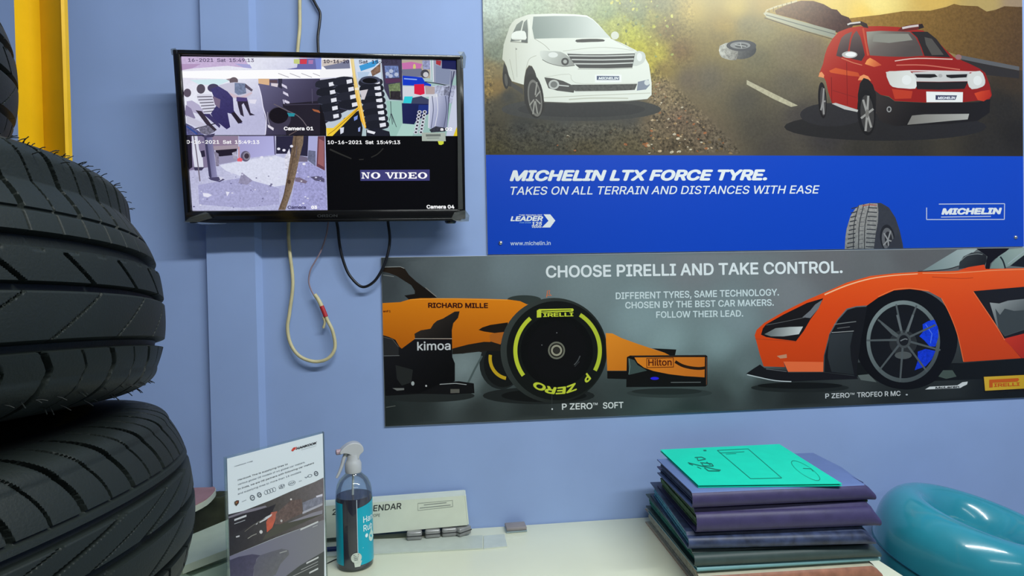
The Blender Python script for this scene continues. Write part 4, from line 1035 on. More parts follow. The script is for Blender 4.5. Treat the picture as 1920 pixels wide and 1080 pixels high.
A.ell(1664, 447, 14, 26, (40, 41, 46), rot=-6); A.ell(1664.5, 449, 11, 22, (104, 104, 108), rot=-6); A.ell(1666, 449, 7, 15, (48, 48, 52), rot=-6)
for a in (-60, 10, 80, 150, 220): A.line([(1665, 450), (1665+10*cos(radians(a)), 450+20*sin(radians(a)))], 2.6, (148, 148, 150))
A.poly(q4([(960, 742), (1010, 660), (1050, 620), (1085, 742)]), (56, 58, 66))
bb_ = A.build('blue_band', M_ink, po, wallplane(-.00535), sc=.82)
K = Ink(); w_ = (236, 241, 243)
K.text('MICHELIN LTX FORCE TYRE.', (955.5, 339.8), (1438.5, 338.2), 20.6, w_, bold=.040, shear=.26)
K.text('TAKES ON ALL TERRAIN AND DISTANCES WITH EASE', (957.5, 365.3), (1537, 362.8), 15.2, w_, bold=.008, shear=.22)
K.text('TYRE TECHNOLOGY', (973, 404.8), (1017, 404.6), 2.6, w_, bold=.02, shear=.2)
K.text('LEADER', (957, 414.8), (1018.5, 414.4), 9.2, w_, bold=.035, shear=.22)
K.text('FOR OVER', (974, 418.6), (996, 418.5), 2.0, (140, 190, 235), bold=.02, shear=.2)
K.text('125', (997, 423.3), (1016.5, 423), 7.2, w_, bold=.03, shear=.2)
K.text('YEARS', (997, 427.2), (1015.5, 427), 3.2, w_, bold=.03, shear=.2)
K.quad(q3([(440, 487), (486, 487), (521, 530), (505, 530)]), w_); K.quad(q3([(440, 487), (505, 530), (474, 532)]), w_)
K.quad(q3([(521, 530), (486, 578), (428, 578), (474, 532), (505, 530)]), w_)
K.text('www.michelin.in', (957, 460), (1032.5, 459.4), 5.6, (206, 222, 240), bold=.01, xh=True)
L_ = (196, 206, 232)
K.line(q4([(1330, 416), (1785, 413), (1783, 522), (1330, 523)]), 1.6, L_)
K.line(q4([(1245, 440), (1245, 523), (1335, 523)]), 1.6, L_)
K.text('MICHELIN', q4([(1348, 490)])[0], q4([(1768, 486)])[0], 12.2, (232, 236, 240), bold=.05, shear=.2)
K.line(q4([(1345, 506), (1690, 501)]), 1.6, L_)
K.text('MICHELIN', q1([(800, 536)])[0], q1([(936, 536)])[0], 4.4, (236, 240, 242), bold=.04, shear=.2)
K.text('MICHELIN', q2([(1290, 670)])[0], q2([(1408, 669)])[0], 4.8, (226, 228, 236), bold=.04, shear=.2)
K.build('lettering', M_ink, bb_, wl2, sc=.84)
def screw(parent, x, y):
    c = onY(x, y, -.0052)
    MB().lathe([(.0052, 0), (.0050, .0015), (.0038, .0032), (.0016, .0042), (0, .0044)], c=c, axis=(0, -1, 0), n=20).build('screw', M_scw, parent, smooth=True)
screw(po, 938.5, 455.5); screw(po, 1904, 445)

# ---- lower board: racing car and sports car
RX0, RX1, RZ0, RZ1 = -.1320, 1.6300, 1.0035, 1.4032
pp = thing('poster', 'long grey tyre advertising banner with an orange racing car and an orange sports car', 'poster', ((RX0+RX1)/2, -.003, RZ0))
board(pp, RX0, RX1, RZ0, RZ1)
bgP = idw([(720, 490, (62, 68, 72)), (800, 490, (92, 100, 104)), (880, 488, (102, 112, 116)), (950, 500, (114, 127, 132)), (860, 530, (100, 110, 114)), (770, 540, (80, 88, 92)), (1100, 530, (120, 134, 137)), (1300, 490, (120, 124, 128)), (1550, 490, (107, 107, 110)), (1480, 560, (122, 126, 130)), (1700, 478, (96, 96, 98)), (1650, 500, (104, 106, 108)), (730, 540, (66, 72, 76)), (1200, 600, (132, 150, 154)), (1350, 640, (130, 147, 150)), (1250, 640, (136, 154, 157)), (1380, 600, (126, 140, 144)), (1400, 690, (104, 116, 118)), (1250, 715, (74, 82, 82)), (1380, 720, (84, 94, 94)), (1350, 745, (62, 68, 68)), (725, 775, (38, 44, 44)), (780, 760, (46, 52, 52)), (900, 770, (52, 58, 58)), (920, 735, (62, 70, 70)), (870, 690, (126, 140, 142)), (880, 715, (108, 120, 122)), (1000, 770, (46, 52, 52)), (1100, 770, (54, 60, 60)), (1170, 745, (60, 68, 68)), (1300, 770, (52, 58, 58)), (1500, 760, (40, 44, 44)), (1500, 735, (40, 44, 44)), (1430, 735, (52, 58, 58)), (1700, 752, (38, 42, 42)), (1900, 740, (24, 27, 27)), (1990, 480, (110, 120, 120))])
A = Art(); A.poly(boardpx(RX0, RX1, RZ0, RZ1), bgP, 0, .03); A.grid(718, 470, 2000, 797, 11)
qa = crop(700, 480, 3.375); qb = crop(1000, 480, 3.376); qc = crop(1380, 460, 3.374)
Pa = lambda pts, c, sm=0, m=0.0: A.poly(qa(pts), c, sm, m)
Pb = lambda pts, c, sm=0, m=0.0: A.poly(qb(pts), c, sm, m)
Pc = lambda pts, c, sm=0, m=0.0: A.poly(qc(pts), c, sm, m)
for (cx_, cy_, rx_, ry_, c) in ((1010, 742, 105, 16, (34, 38, 38)), (1020, 742, 80, 12, (20, 22, 22)), (1255, 737, 80, 9, (54, 60, 60)), (1250, 734, 66, 6, (42, 46, 46)), (800, 742, 90, 12, (40, 44, 44)), (1500, 727, 92, 9, (36, 40, 40)), (1500, 723, 80, 6, (22, 24, 24))): A.ell(cx_, cy_, rx_, ry_, c)
ORA = grad((0, 560), (228, 132, 24), (0, 655), (186, 98, 18))
# halo
Pa([(55, 74), (175, 70), (200, 82), (226, 120), (270, 160), (330, 205), (402, 264), (262, 266), (262, 220), (240, 185), (200, 160), (150, 128), (100, 108), (55, 98)], grad((715, 500), (44, 34, 26), (800, 560), (24, 20, 18))); A.line(qa([(60, 70), (170, 68), (196, 78)]), .9, (160, 162, 160)); A.line(qa([(330, 200), (400, 258)]), .9, (150, 140, 130))
A.line(qa([(60, 120), (130, 130)]), .8, (150, 152, 150))
Pa([(196, 250), (262, 240), (400, 264), (225, 275)], (26, 22, 20))
A.ell(983, 562, 32, 8.5, (52, 60, 58))
Pa([(58, 298), (170, 292), (230, 274), (300, 267), (520, 267), (700, 270), (850, 275), (930, 286), (985, 312), (985, 420), (840, 500), (805, 560), (740, 560), (640, 568), (500, 590), (180, 588), (58, 525)], ORA)
A.line(qa([(232, 276), (420, 270), (850, 278)]), .9, (244, 170, 70))
A.ell(940, 682, 41, 48, (34, 38, 38)); A.ell(943, 682, 36, 44, (22, 24, 24)); A.ringseg(955, 672, 33, 39, 100, 190, (196, 160, 34), ky=1.05)
Pa([(500, 586), (600, 560), (700, 543), (790, 545), (818, 600), (720, 600), (560, 618), (500, 622)], (34, 30, 26), 1)
Pa([(665, 468), (690, 452), (740, 436), (852, 420), (842, 482), (770, 488), (700, 478)], (30, 24, 20)); Pa([(735, 500), (760, 488), (835, 480), (805, 560), (740, 540)], (176, 98, 34))
A.line(qa([(688, 632), (640, 720), (598, 806)]), 3.6, (78, 90, 90)); A.line(qa([(700, 610), (660, 600), (560, 616)]), 2, (40, 36, 34))
Pa([(260, 492), (300, 470), (362, 460), (380, 430), (402, 410), (440, 396), (514, 352), (546, 350), (536, 392), (506, 425), (497, 470), (498, 525), (264, 524)], grad((780, 590), (62, 54, 48), (830, 650), (22, 20, 20)))
Pa([(180, 586), (264, 524), (498, 526), (500, 640), (516, 680), (516, 792), (440, 812), (440, 862), (300, 872), (76, 882), (58, 500), (100, 512), (140, 530), (166, 575)], grad((720, 640), (30, 30, 34), (800, 740), (12, 12, 14)))
A.line(qa([(262, 523), (498, 523)]), .9, (196, 190, 180)); A.line(qa([(62, 632), (165, 630)]), 1, (122, 124, 126)); Pa([(62, 512), (120, 524), (160, 572), (160, 628), (62, 628)], (44, 44, 46)); A.line(qa([(62, 512), (120, 526), (160, 575)]), 1, (96, 90, 84))
Pa([(76, 870), (300, 866), (440, 800), (540, 792), (636, 806), (640, 868), (500, 876), (300, 872), (76, 885)], (20, 20, 22)); A.line(qa([(420, 812), (520, 806), (590, 814)]), 1.2, (176, 180, 180)); A.ell(774, 719, 3, 4, (170, 176, 176)); A.ell(799, 723.5, 1.8, 1.8, (190, 190, 190)); Pa([(488, 842), (545, 842), (545, 866), (488, 868)], (96, 94, 88)); Pa([(120, 836), (195, 836), (195, 848), (150, 852)], (116, 118, 116)); Pa([(140, 690), (250, 720), (240, 800), (180, 820), (150, 780)], (40, 42, 42))
A.line(qa([(80, 958), (140, 948)]), 1.4, (92, 96, 92))
# main wheel
A.ell(1038.5, 657, 100, 98.5, grad((940, 600), (60, 66, 64), (1138, 700), (26, 30, 28)), n=64)
A.ell(1043, 657.5, 93, 93, (22, 25, 24), n=64); A.ell(1044, 657.5, 68, 68, (15, 16, 17), n=48); A.ell(1045, 657.5, 55, 55, (17, 17, 19), n=40)
A.ringseg(1045.5, 657.5, 75.5, 83, 144, 230, (196, 206, 58), n=30); A.ringseg(1045.5, 657.5, 75.5, 83, -58, 28, (184, 196, 56), n=30)
A.ell(1043.5, 657, 16, 16.5, (112, 112, 100)); A.ell(1043.5, 657, 13, 13.5, (40, 38, 34)); A.ringseg(1043.5, 657, 7, 10.5, 0, 360, (156, 152, 134)); A.ell(1043.5, 657, 5.5, 5.5, (52, 50, 46))
A.line(qb([(258, 690), (280, 665), (296, 632)]), 2, (74, 76, 78), 3); A.line(qb([(262, 700), (292, 668)]), 1, (60, 62, 64)); A.ell(1044, 624, 1, 1, (120, 120, 120)); A.ell(1016, 647, 1, 1, (110, 110, 110)); A.line(qb([(118, 860), (118, 965)]), .5, (70, 76, 76))
A.line(qb([(84, 262), (90, 220), (104, 218), (100, 236), (116, 250), (88, 248)]), 1.3, (222, 110, 50))
# nose and front wing
Pb([(458, 488), (500, 490), (560, 520), (660, 556), (750, 586), (830, 612), (900, 640), (880, 660), (610, 660), (590, 726), (468, 726)], grad((1140, 625), (232, 140, 40), (1180, 700), (206, 116, 30)))
Pb([(468, 728), (592, 728), (592, 780), (468, 776)], (20, 18, 18)); Pb([(748, 584), (905, 592), (896, 632), (878, 636), (830, 612)], (24, 22, 22))
Pb([(592, 640), (612, 630), (1090, 626), (1102, 634), (1102, 815), (1090, 826), (588, 830)], (20, 18, 19))
Pb([(600, 645), (640, 660), (660, 690), (720, 725), (660, 740), (606, 752)], (64, 78, 76))
Pb([(640, 642), (900, 640), (1086, 640), (1084, 768), (960, 760), (860, 748), (760, 728), (700, 706), (660, 676)], grad((1200, 670), (224, 128, 36), (1320, 705), (206, 110, 36)))
A.line(qb([(898, 668), (940, 692), (990, 706), (1050, 712), (1098, 706)]), lambda t_: 5.5, (40, 26, 18), 4); A.ell(1227.5, 709.5, 8, 2.8, (46, 36, 226)); A.line(qb([(870, 800), (1060, 799)]), 1.2, (112, 114, 114)); A.line(qb([(606, 650), (612, 700), (604, 750)]), 1, (116, 140, 134)); A.line(qb([(1096, 640), (1096, 815)]), 1.1, (120, 78, 60)); A.line(qb([(620, 634), (1090, 630)]), 1.0, (64, 50, 44))
# sports car
Pc([(560, 740), (1440, 745), (1822, 716), (2120, 700), (2120, 790), (1700, 840), (1200, 860), (900, 830), (760, 830)], (22, 24, 24))
A.ell(1380+1075/3.374, 460+592/3.374, 97, 95, (18, 18, 20), n=48)
Pc([(770, 822), (840, 815), (890, 866), (790, 852)], (94, 102, 100)); Pc([(1280, 830), (1310, 790), (1370, 790), (1395, 830), (1330, 845)], (74, 86, 80))
OR2 = grad((0, 510), (236, 88, 30), (0, 680), (206, 66, 22), (.4, (224, 74, 24)))
Pc([(118, 570), (130, 535), (180, 490), (300, 420), (450, 345), (560, 298), (700, 236), (850, 194), (1000, 177), (1150, 168), (1350, 164), (1580, 150), (1822, 144), (2120, 138), (2120, 250), (1822, 262), (1500, 290), (1540, 345), (1570, 400), (1640, 500), (1690, 590), (1740, 640), (1805, 714), (1440, 738), (1422, 650), (1400, 560), (1350, 430), (1300, 335), (1220, 292), (1100, 276), (1000, 285), (900, 330), (830, 380), (760, 385), (700, 400), (640, 470), (590, 560), (555, 700), (552, 800), (330, 800), (300, 735), (310, 770), (175, 766), (150, 690), (128, 605)], OR2)
Pc([(300, 735), (552, 738), (552, 800), (330, 800)], (236, 108, 62)); A.line(qc([(120, 592), (250, 600), (380, 608)]), 1.1, (176, 62, 30), 3); Pc([(258, 700), (320, 688), (322, 712), (280, 716)], (196, 140, 110))
Pc([(1500, 290), (1822, 262), (2120, 250), (2120, 540), (1822, 558), (1690, 592), (1640, 500), (1570, 400)], (30, 29, 32))
Pc([(1605, 362), (1665, 368), (1720, 350), (1900, 330), (2120, 320), (2120, 520), (1822, 535), (1700, 576), (1650, 510)], grad((1860, 570), (150, 154, 154), (1900, 620), (72, 78, 80)))
Pc([(1640, 400), (1670, 440), (1700, 400), (1760, 415), (1822, 410), (1822, 530), (1700, 572), (1660, 520)], (64, 70, 72))
Pc([(1690, 592), (1822, 558), (2120, 540), (2120, 700), (1808, 714), (1740, 640)], grad((1880, 630), (206, 56, 36), (1920, 670), (178, 44, 30)))
A.line(qc([(1500, 292), (1640, 500), (1700, 600)]), 1.6, (240, 116, 66), 3); A.line(qc([(560, 312), (700, 254), (850, 211), (1000, 190), (1150, 180)]), lambda t_: 2.6*(1-t_*.4), (250, 188, 142), 4); A.line(qc([(1180, 176), (1380, 176), (1600, 160), (1822, 152)]), 1.4, (240, 150, 100), 3); A.line(qc([(1240, 200), (1420, 210), (1500, 205)]), 1.2, (186, 60, 26), 3)
A.line(qc([(1300, 335), (1350, 430), (1400, 560), (1440, 736)]), 1.3, (240, 116, 62), 4); A.line(qc([(900, 325), (1000, 281), (1100, 272), (1220, 288)]), 1.2, (244, 130, 70), 4)
Pc([(158, 565), (170, 525), (190, 500), (300, 438), (450, 364), (552, 334), (522, 400), (470, 470), (430, 540), (380, 606), (250, 590), (190, 580)], (28, 26, 28))
Pc([(180, 562), (250, 524), (340, 516), (424, 514), (398, 562), (300, 576), (220, 576)], grad((1440, 620), (104, 110, 110), (1500, 630), (206, 208, 208))); Pc([(470, 412), (500, 375), (545, 345), (522, 400), (470, 460), (420, 455)], (112, 114, 120)); A.line(qc([(190, 505), (320, 480), (440, 455)]), 1, (96, 96, 98), 3)
Pc([(830, 388), (760, 392), (705, 408), (645, 475), (595, 565), (562, 695), (560, 802), (760, 824), (790, 600)], (26, 26, 29)); Pc([(590, 562), (740, 548), (722, 640), (728, 720), (748, 818), (604, 800), (580, 710)], grad((1555, 640), (52, 56, 60), (1600, 700), (38, 42, 44)))
A.line(qc([(620, 500), (760, 482)]), 1.5, (120, 122, 122)); A.line(qc([(605, 552), (745, 542)]), 1.2, (160, 160, 160)); A.line(qc([(640, 525), (720, 515)]), 1.3, (104, 104, 104))
Pc([(64, 812), (110, 780), (152, 754), (180, 776), (320, 790), (330, 806), (560, 804), (764, 828), (772, 846), (560, 852), (350, 862), (250, 856)], (26, 26, 30)); A.line(qc([(70, 818), (150, 836), (250, 856), (350, 862)]), 1.7, (196, 200, 204), 3); A.line(qc([(190, 782), (320, 798)]), 1.6, (92, 92, 96))
rcx, rcy = 1380+1058/3.374, 460+608/3.374
A.ringseg(rcx, rcy, 62, 69, 0, 360, grad((1650, 570), (128, 140, 140), (1740, 720), (66, 72, 74)), ky=1.115, n=60); A.ell(rcx, rcy, 62, 69, (24, 25, 28), n=48)
Pc([(1180, 500), (1215, 480), (1255, 470), (1278, 520), (1280, 580), (1262, 640), (1225, 640), (1190, 600), (1160, 575), (1185, 545)], (22, 62, 218), 1, .3); Pc([(1150, 672), (1200, 655), (1262, 668), (1240, 720), (1200, 765), (1130, 790), (1150, 730)], (20, 56, 206), 1, .3)
A.line(qc([(1200, 500), (1240, 560), (1230, 620)]), 1.6, (80, 120, 240)); A.ell(rcx, rcy+3, 26, 24, (46, 48, 50)); A.ell(rcx, rcy+26, 16, 7, (84, 88, 88))
for k, (sx, sy) in enumerate(((-232, -6), (-160, -138), (-45, -235), (85, -228), (205, -105), (235, 55), (150, 190), (-20, 255), (-150, 180), (-60, -236))):
    if k == 9: continue
    A.line(qc([(1058, 600), (1058+sx*.25, 600+sy*.25), (1058+sx, 608+sy)]), lambda t_: 4.6-1.4*t_, (84, 90, 92), 3)
A.line(qc([(920, 490), (990, 560), (1058, 600)]), 3.4, (88, 94, 96)); A.line(qc([(1020, 440), (1045, 540)]), 4, (104, 110, 112)); A.line(qc([(1120, 440), (1085, 545)]), 4, (104, 110, 112))
A.ell(rcx+1, rcy-2, 13.5, 14.5, (74, 78, 80)); A.ell(rcx+1, rcy-2, 9, 10, (30, 31, 34)); A.line(qc([(1040, 605), (1068, 592), (1085, 596)]), 2, (120, 124, 126), 3)
# cabin
Pc([(1172, 166), (1240, 125), (1330, 70), (1400, 28), (1445, 24), (1530, 22), (1470, 70), (1440, 120), (1340, 150), (1250, 160)], grad((1740, 500), (122, 138, 138), (1820, 470), (162, 174, 174)))
Pc([(1520, 20), (1730, 18), (1690, 55), (1640, 85), (1610, 115), (1604, 150), (1575, 150), (1590, 70)], (20, 16, 20)); Pc([(1735, 130), (1822, 62), (1905, 14), (2120, 12), (2120, 140), (1900, 145)], (26, 28, 32))
Pc([(1608, 145), (1620, 112), (1660, 70), (1730, 24), (1822, 16), (1905, 16), (1822, 62), (1730, 130), (1690, 148)], grad((1860, 500), (116, 136, 132), (1910, 470), (150, 166, 160))); A.line(qc([(1672, 72), (1690, 100), (1704, 146)]), 3, (34, 42, 44), 3); A.line(qc([(1720, 118), (1822, 36)]), 1.6, (160, 172, 176))
Pc([(1408, 150), (1414, 108), (1440, 70), (1490, 46), (1550, 44), (1584, 66), (1586, 100), (1572, 128), (1500, 138)], grad((1800, 470), (58, 62, 64), (1840, 500), (32, 32, 34))); A.line(qc([(1424, 96), (1460, 66), (1520, 54), (1560, 58)]), 1.4, (128, 134, 134), 4); Pc([(1408, 158), (1470, 138), (1570, 122), (1582, 156), (1500, 162)], (222, 72, 28)); A.line(qc([(1150, 166), (1250, 160), (1340, 150), (1410, 130)]), 1.6, (38, 36, 38), 3)
# yellow maker's block
Pc([(1558, 820), (1830, 806), (1830, 925), (1568, 930)], (24, 22, 18)); Pc([(1568, 832), (1824, 820), (1824, 906), (1576, 920)], grad((1845, 700), (222, 176, 54), (1920, 730), (206, 164, 40)))
Pc([(1196, 912), (1225, 894), (1400, 886), (1432, 866), (1466, 862), (1462, 880), (1436, 892), (1420, 902)], (214, 216, 216))
pic_ = A.build('picture', M_ink, pp, wp, sc=.92)
K = Ink(); g_ = (222, 228, 231)
K.text('CHOOSE PIRELLI AND TAKE CONTROL.', (1023.7, 520.8), (1580, 512), 22.5, g_, bold=.020)
K.text('DIFFERENT TYRES, SAME TECHNOLOGY.', (1154.6, 561.3), (1460.6, 554.2), 12.8, (206, 218, 222), bold=.018)
K.text('CHOSEN BY THE BEST CAR MAKERS.', (1172.4, 578.6), (1451, 573.2), 12.4, (206, 218, 222), bold=.018)
K.text('FOLLOW THEIR LEAD.', (1230.4, 596.2), (1393.5, 593.6), 12.2, (206, 218, 222), bold=.018)
K.text('P ZERO', (1053.8, 768.4), (1111, 766.8), 11.6, (222, 226, 226), bold=.016)
K.text('TM', (1111.5, 759.8), (1120.5, 759.4), 4.4, (222, 226, 226), bold=.016)
K.text('SOFT', (1130.5, 766.2), (1169, 765), 11.6, (222, 226, 226), bold=.016)
K.quad([(1035.3+1.5*cos(t_*pi/5), 767+1.6*sin(t_*pi/5)) for t_ in range(10)], g_)
K.text('P ZERO', (1547.5, 747.2), (1593, 745.4), 9.2, (206, 208, 210), bold=.016); K.text('TM', (1593.5, 740.4), (1602, 740), 3.6, (206, 208, 210), bold=.016)
K.text('TROFEO R MC', (1607, 745), (1688.5, 742), 9.2, (206, 208, 210), bold=.016); K.quad([(1700+2.2*cos(t_*pi/5), 740+1.4*sin(t_*pi/5)) for t_ in range(10)], (190, 194, 196))
K.text('RICHARD MILLE', qa([(347, 328)])[0], qa([(726, 330)])[0], 9.6, (62, 22, 16), bold=.03)
K.text('enF1', qa([(62, 356)])[0], qa([(110, 356)])[0], 3.8, (90, 30, 18), bold=.02)
K.text('kimoa', qa([(278, 598)])[0], qa([(489, 594)])[0], 17.4*.93, (206, 208, 210), bold=.012)
K.frame(qb([(716, 646), (888, 642), (889, 704), (717, 708)]), 1.0, (92, 34, 18))
K.text('Hilton', qb([(728, 695)])[0], qb([(876, 693)])[0], 12.4, (84, 28, 16), bold=.014)
Y_ = (200, 210, 62)
K.text('IRELLI', qb([(62, 386)])[0], qb([(254, 382)])[0], 7.4, Y_, bold=.03)
K.quad(qb([(22, 345), (38, 336), (250, 332), (256, 340), (250, 352), (50, 358), (50, 388), (22, 390)]), Y_)
K.quad(qb([(50, 346), (200, 341), (240, 340), (240, 344), (120, 348), (50, 352)]), (15, 16, 17))
def arc(a0, a1, r0, r1): 
    return lambda u, w: (1045.5+(r0+(r1-r0)*w)*cos(radians(a0+(a1-a0)*u)), 657.5+(r0+(r1-r0)*w)*sin(radians(a0+(a1-a0)*u)))
K.text('P', None, None, 1, Y_, bold=.035, shear=.2, fn=arc(37, 48.5, 68.5, 82)); K.text('ZERO', None, None, 1, Y_, bold=.035, shear=.15, fn=arc(61, 126, 68.5, 82))
K.text('McLaren', qc([(1262, 908)])[0], qc([(1412, 900)])[0], 3.8, (52, 54, 56), bold=.03)
O_ = (206, 92, 28)
K.quad(qc([(1602, 850), (1785, 840), (1792, 850), (1780, 862), (1624, 870), (1624, 898), (1602, 900)]), O_)
K.text('IRELLI', qc([(1632, 896)])[0], qc([(1796, 888)])[0], 6.4, O_, bold=.03)
K.build('lettering', M_ink, pic_, wl2, sc=.92)

# ------------------------------------------------------------------ television picture
def tvpl(w): return lambda x, y: tvp(x, y, w)
scp = [TP0+TE*a+TU*b for a, b in ((SX0, SZ1), (SX1, SZ1), (SX1, SZ0), (SX0, SZ0))]
A = Art(); A.poly([proj(p) for p in scp], (3, 3, 5))
t0 = crop(300, 60, 2.842); t1 = crop(340, 80, 6); t2 = crop(600, 80, 6); t3 = crop(340, 240, 6)
Q = lambda cr: (lambda pts, c, sm=0, m=0.0: A.poly(cr(pts), c, sm, m))
Q1, Q2, Q3 = Q(t1), Q(t2), Q(t3)
# camera 01: the forecourt
Q1([(0, 155), (800, 165), (1570, 170), (1570, 1040), (1035, 1040), (20, 1040)], grad((340, 110), (220, 216, 232), (420, 250), (184, 184, 216), (.5, (230, 232, 244))), 0, .06)
Q1([(0, 155), (700, 165), (780, 290), (520, 260), (0, 300)], (196, 176, 212), 0, .1); Q1([(0, 240), (220, 240), (120, 290), (0, 310)], (178, 150, 190))
Q1([(600, 235), (770, 245), (795, 290), (700, 280)], (166, 166, 214)); 
Q1([(1320, 180), (1565, 175), (1568, 300), (1320, 300), (1180, 300), (1300, 280)], (104, 106, 168)); Q1([(1505, 180), (1565, 178), (1568, 300), (1520, 300)], (122, 136, 206)); A.poly(t1([(1265, 185), (1330, 185), (1330, 240), (1265, 235)]), (196, 206, 130)); A.poly(t1([(1335, 185), (1415, 185), (1410, 240), (1335, 240)]), (206, 62, 78)); A.poly(t1([(1430, 195), (1485, 195), (1480, 240), (1430, 240)]), (170, 120, 170))
Q1([(10, 320), (400, 312), (1100, 305), (1570, 300), (1650, 310), (1660, 400), (1100, 405), (500, 408), (10, 395)], (252, 252, 254))
for k in range(5): A.line(t1([(1090+k*130, 345), (1210+k*130, 390)]), 1.0, (150, 146, 160))
Q1([(100, 420), (420, 410), (560, 420), (420, 480), (200, 470)], (206, 232, 238))
Q1([(870, 410), (1570, 405), (1570, 1040), (945, 1040), (955, 920), (930, 780), (900, 600), (865, 480)], grad((490, 150), (104, 102, 136), (600, 250), (40, 36, 52), (.5, (66, 62, 88))))
A.line(t1([(868, 480), (900, 600), (918, 720), (950, 830), (955, 920), (945, 1035)]), 1.6, (226, 224, 246), 3)
Q1([(865, 405), (990, 405), (990, 480), (930, 470), (868, 460)], (216, 178, 140)); Q1([(990, 420), (1080, 420), (1080, 455), (990, 450)], (92, 74, 84)); Q1([(1010, 455), (1090, 460), (1080, 500), (1010, 485)], (216, 206, 214)); Q1([(1090, 405), (1135, 405), (1135, 520), (1090, 500)], (52, 50, 70))
for (x, y, a) in ((1130, 460, 30), (1145, 545, 30), (1160, 640, 15)): Q1([(x, y), (x+55, y+20+a*.3), (x+62, y+62), (x+40, y+50), (x, y+28)], (212, 208, 228))
A.line(t1([(1145, 640), (1160, 700)]), 1.8, (206, 202, 226)); Q1([(1140, 690), (1600, 650), (1600, 1040), (1180, 1040)], (36, 32, 44)); 
A.ell(340+1100/6, 80+850/6, 22, 22, (62, 58, 78)); A.ell(340+1095/6, 80+820/6, 18, 15, (22, 18, 26)); A.line(t1([(970, 780), (975, 860), (1000, 950)]), 1.4, (146, 142, 160), 3)
Q1([(970, 920), (1040, 960), (1035, 990), (975, 950)], (220, 216, 228)); A.line(t1([(1040, 690), (1180, 760), (1290, 810), (1360, 870), (1410, 940)]), 1.6, (104, 96, 104), 4); Q1([(1190, 790), (1280, 795), (1270, 830), (1210, 830)], (40, 140, 156)); Q1([(1470, 745), (1590, 770), (1590, 800), (1490, 770)], (166, 96, 62)); A.line(t1([(1160, 700), (1590, 690)]), 1, (74, 70, 92)); A.line(t1([(1470, 520), (1475, 680)]), .8, (96, 92, 116)); A.line(t1([(1210, 1040), (1300, 990)]), 1.6, (96, 84, 84))
# people seen by camera 01
Q1([(500, 410), (560, 400), (630, 408), (630, 440), (560, 440)], (148, 132, 140)); A.ell(340+590/6, 80+430/6, 8, 7, (104, 92, 100))
Q1([(420, 480), (520, 455), (600, 445), (700, 450), (760, 490), (805, 540), (780, 600), (700, 640), (560, 620), (440, 520)], (198, 196, 216)); Q1([(600, 450), (720, 460), (730, 570), (640, 590), (600, 560)], (116, 128, 158), 0, .4); Q1([(540, 560), (660, 610), (790, 555), (800, 570), (680, 640), (560, 610)], (206, 186, 198)); Q1([(720, 460), (805, 530), (790, 550), (715, 500)], (86, 78, 96))
Q1([(620, 620), (740, 630), (780, 790), (830, 815), (770, 820), (700, 680), (680, 700), (705, 835), (665, 810), (640, 720)], (48, 42, 62)); Q1([(620, 610), (740, 620), (740, 660), (620, 660)], (78, 66, 120)); Q1([(760, 640), (850, 640), (830, 690), (770, 680)], (224, 222, 238))
A.ell(340+220/6, 80+520/6, 8, 9, (84, 78, 92)); Q1([(175, 580), (340, 580), (370, 640), (385, 780), (300, 800), (240, 720), (180, 640)], (212, 212, 228))
for k in range(6): A.line(t1([(178+k*14, 610+k*34), (345+k*9, 606+k*32)]), 1.7, (84, 80, 96))
A.ell(340+360/6, 80+510/6, 11, 8, (72, 68, 96)); Q1([(330, 520), (420, 490), (520, 550), (580, 620), (590, 760), (660, 880), (690, 905), (640, 910), (560, 800), (520, 790), (550, 950), (510, 975), (440, 920), (380, 880), (330, 800), (400, 700), (360, 600)], grad((400, 170), (66, 62, 112), (430, 240), (48, 42, 92)), 0, .15); Q1([(350, 600), (440, 640), (430, 740), (380, 700)], (120, 104, 130)); Q1([(560, 790), (600, 780), (690, 890), (640, 912)], (40, 34, 48))
Q1([(240, 800), (320, 800), (440, 930), (430, 960), (300, 850)], (60, 54, 100))
A.ell(340+68/6, 80+565/6, 7, 8, (92, 82, 98)); Q1([(60, 660), (120, 650), (200, 700), (260, 790), (180, 800), (60, 760)], (178, 172, 202)); Q1([(50, 700), (110, 740), (160, 850), (80, 870), (40, 800)], (134, 126, 160)); Q1([(160, 760), (230, 770), (330, 910), (400, 980), (370, 1000), (280, 920)], (56, 48, 62)); Q1([(60, 820), (160, 860), (270, 920), (200, 960), (60, 900)], (196, 194, 214)); A.line(t1([(150, 970), (380, 910)]), 2, (44, 40, 56)); Q1([(40, 900), (120, 940), (260, 1040), (40, 1040)], (92, 92, 136), 0, .5); A.line(t1([(60, 940), (180, 1030)]), 3, (52, 76, 146)); Q1([(190, 960), (300, 930), (380, 1000), (300, 1040), (220, 1020)], (112, 110, 130), 0, .6)
# camera 02: the shop
Q2([(0, 170), (1545, 190), (1545, 1050), (70, 1050), (0, 700)], grad((640, 110), (206, 206, 226), (800, 240), (150, 186, 180)))
Q2([(0, 175), (340, 180), (380, 300), (360, 380), (0, 400)], (244, 244, 248)); Q2([(30, 260), (330, 190), (340, 290), (70, 300)], (120, 124, 150)); Q2([(20, 190), (330, 185), (220, 230), (20, 270)], (206, 196, 190)); Q2([(0, 170), (15, 170), (15, 300), (0, 300)], (120, 140, 220))
Q2([(380, 180), (680, 190), (690, 430), (420, 400)], (206, 218, 236)); Q2([(440, 260), (650, 190), (660, 220), (610, 270), (460, 320)], (62, 152, 212)); Q2([(570, 320), (680, 230), (680, 330), (590, 380)], (128, 100, 84), 0, .6); Q2([(420, 330), (560, 330), (520, 400), (430, 400)], (178, 200, 226))
Q2([(745, 655), (930, 655), (1080, 920), (1040, 1050), (790, 1050)], (152, 192, 182)); Q2([(930, 900), (1080, 920), (1040, 1050), (860, 1050)], (170, 206, 198))
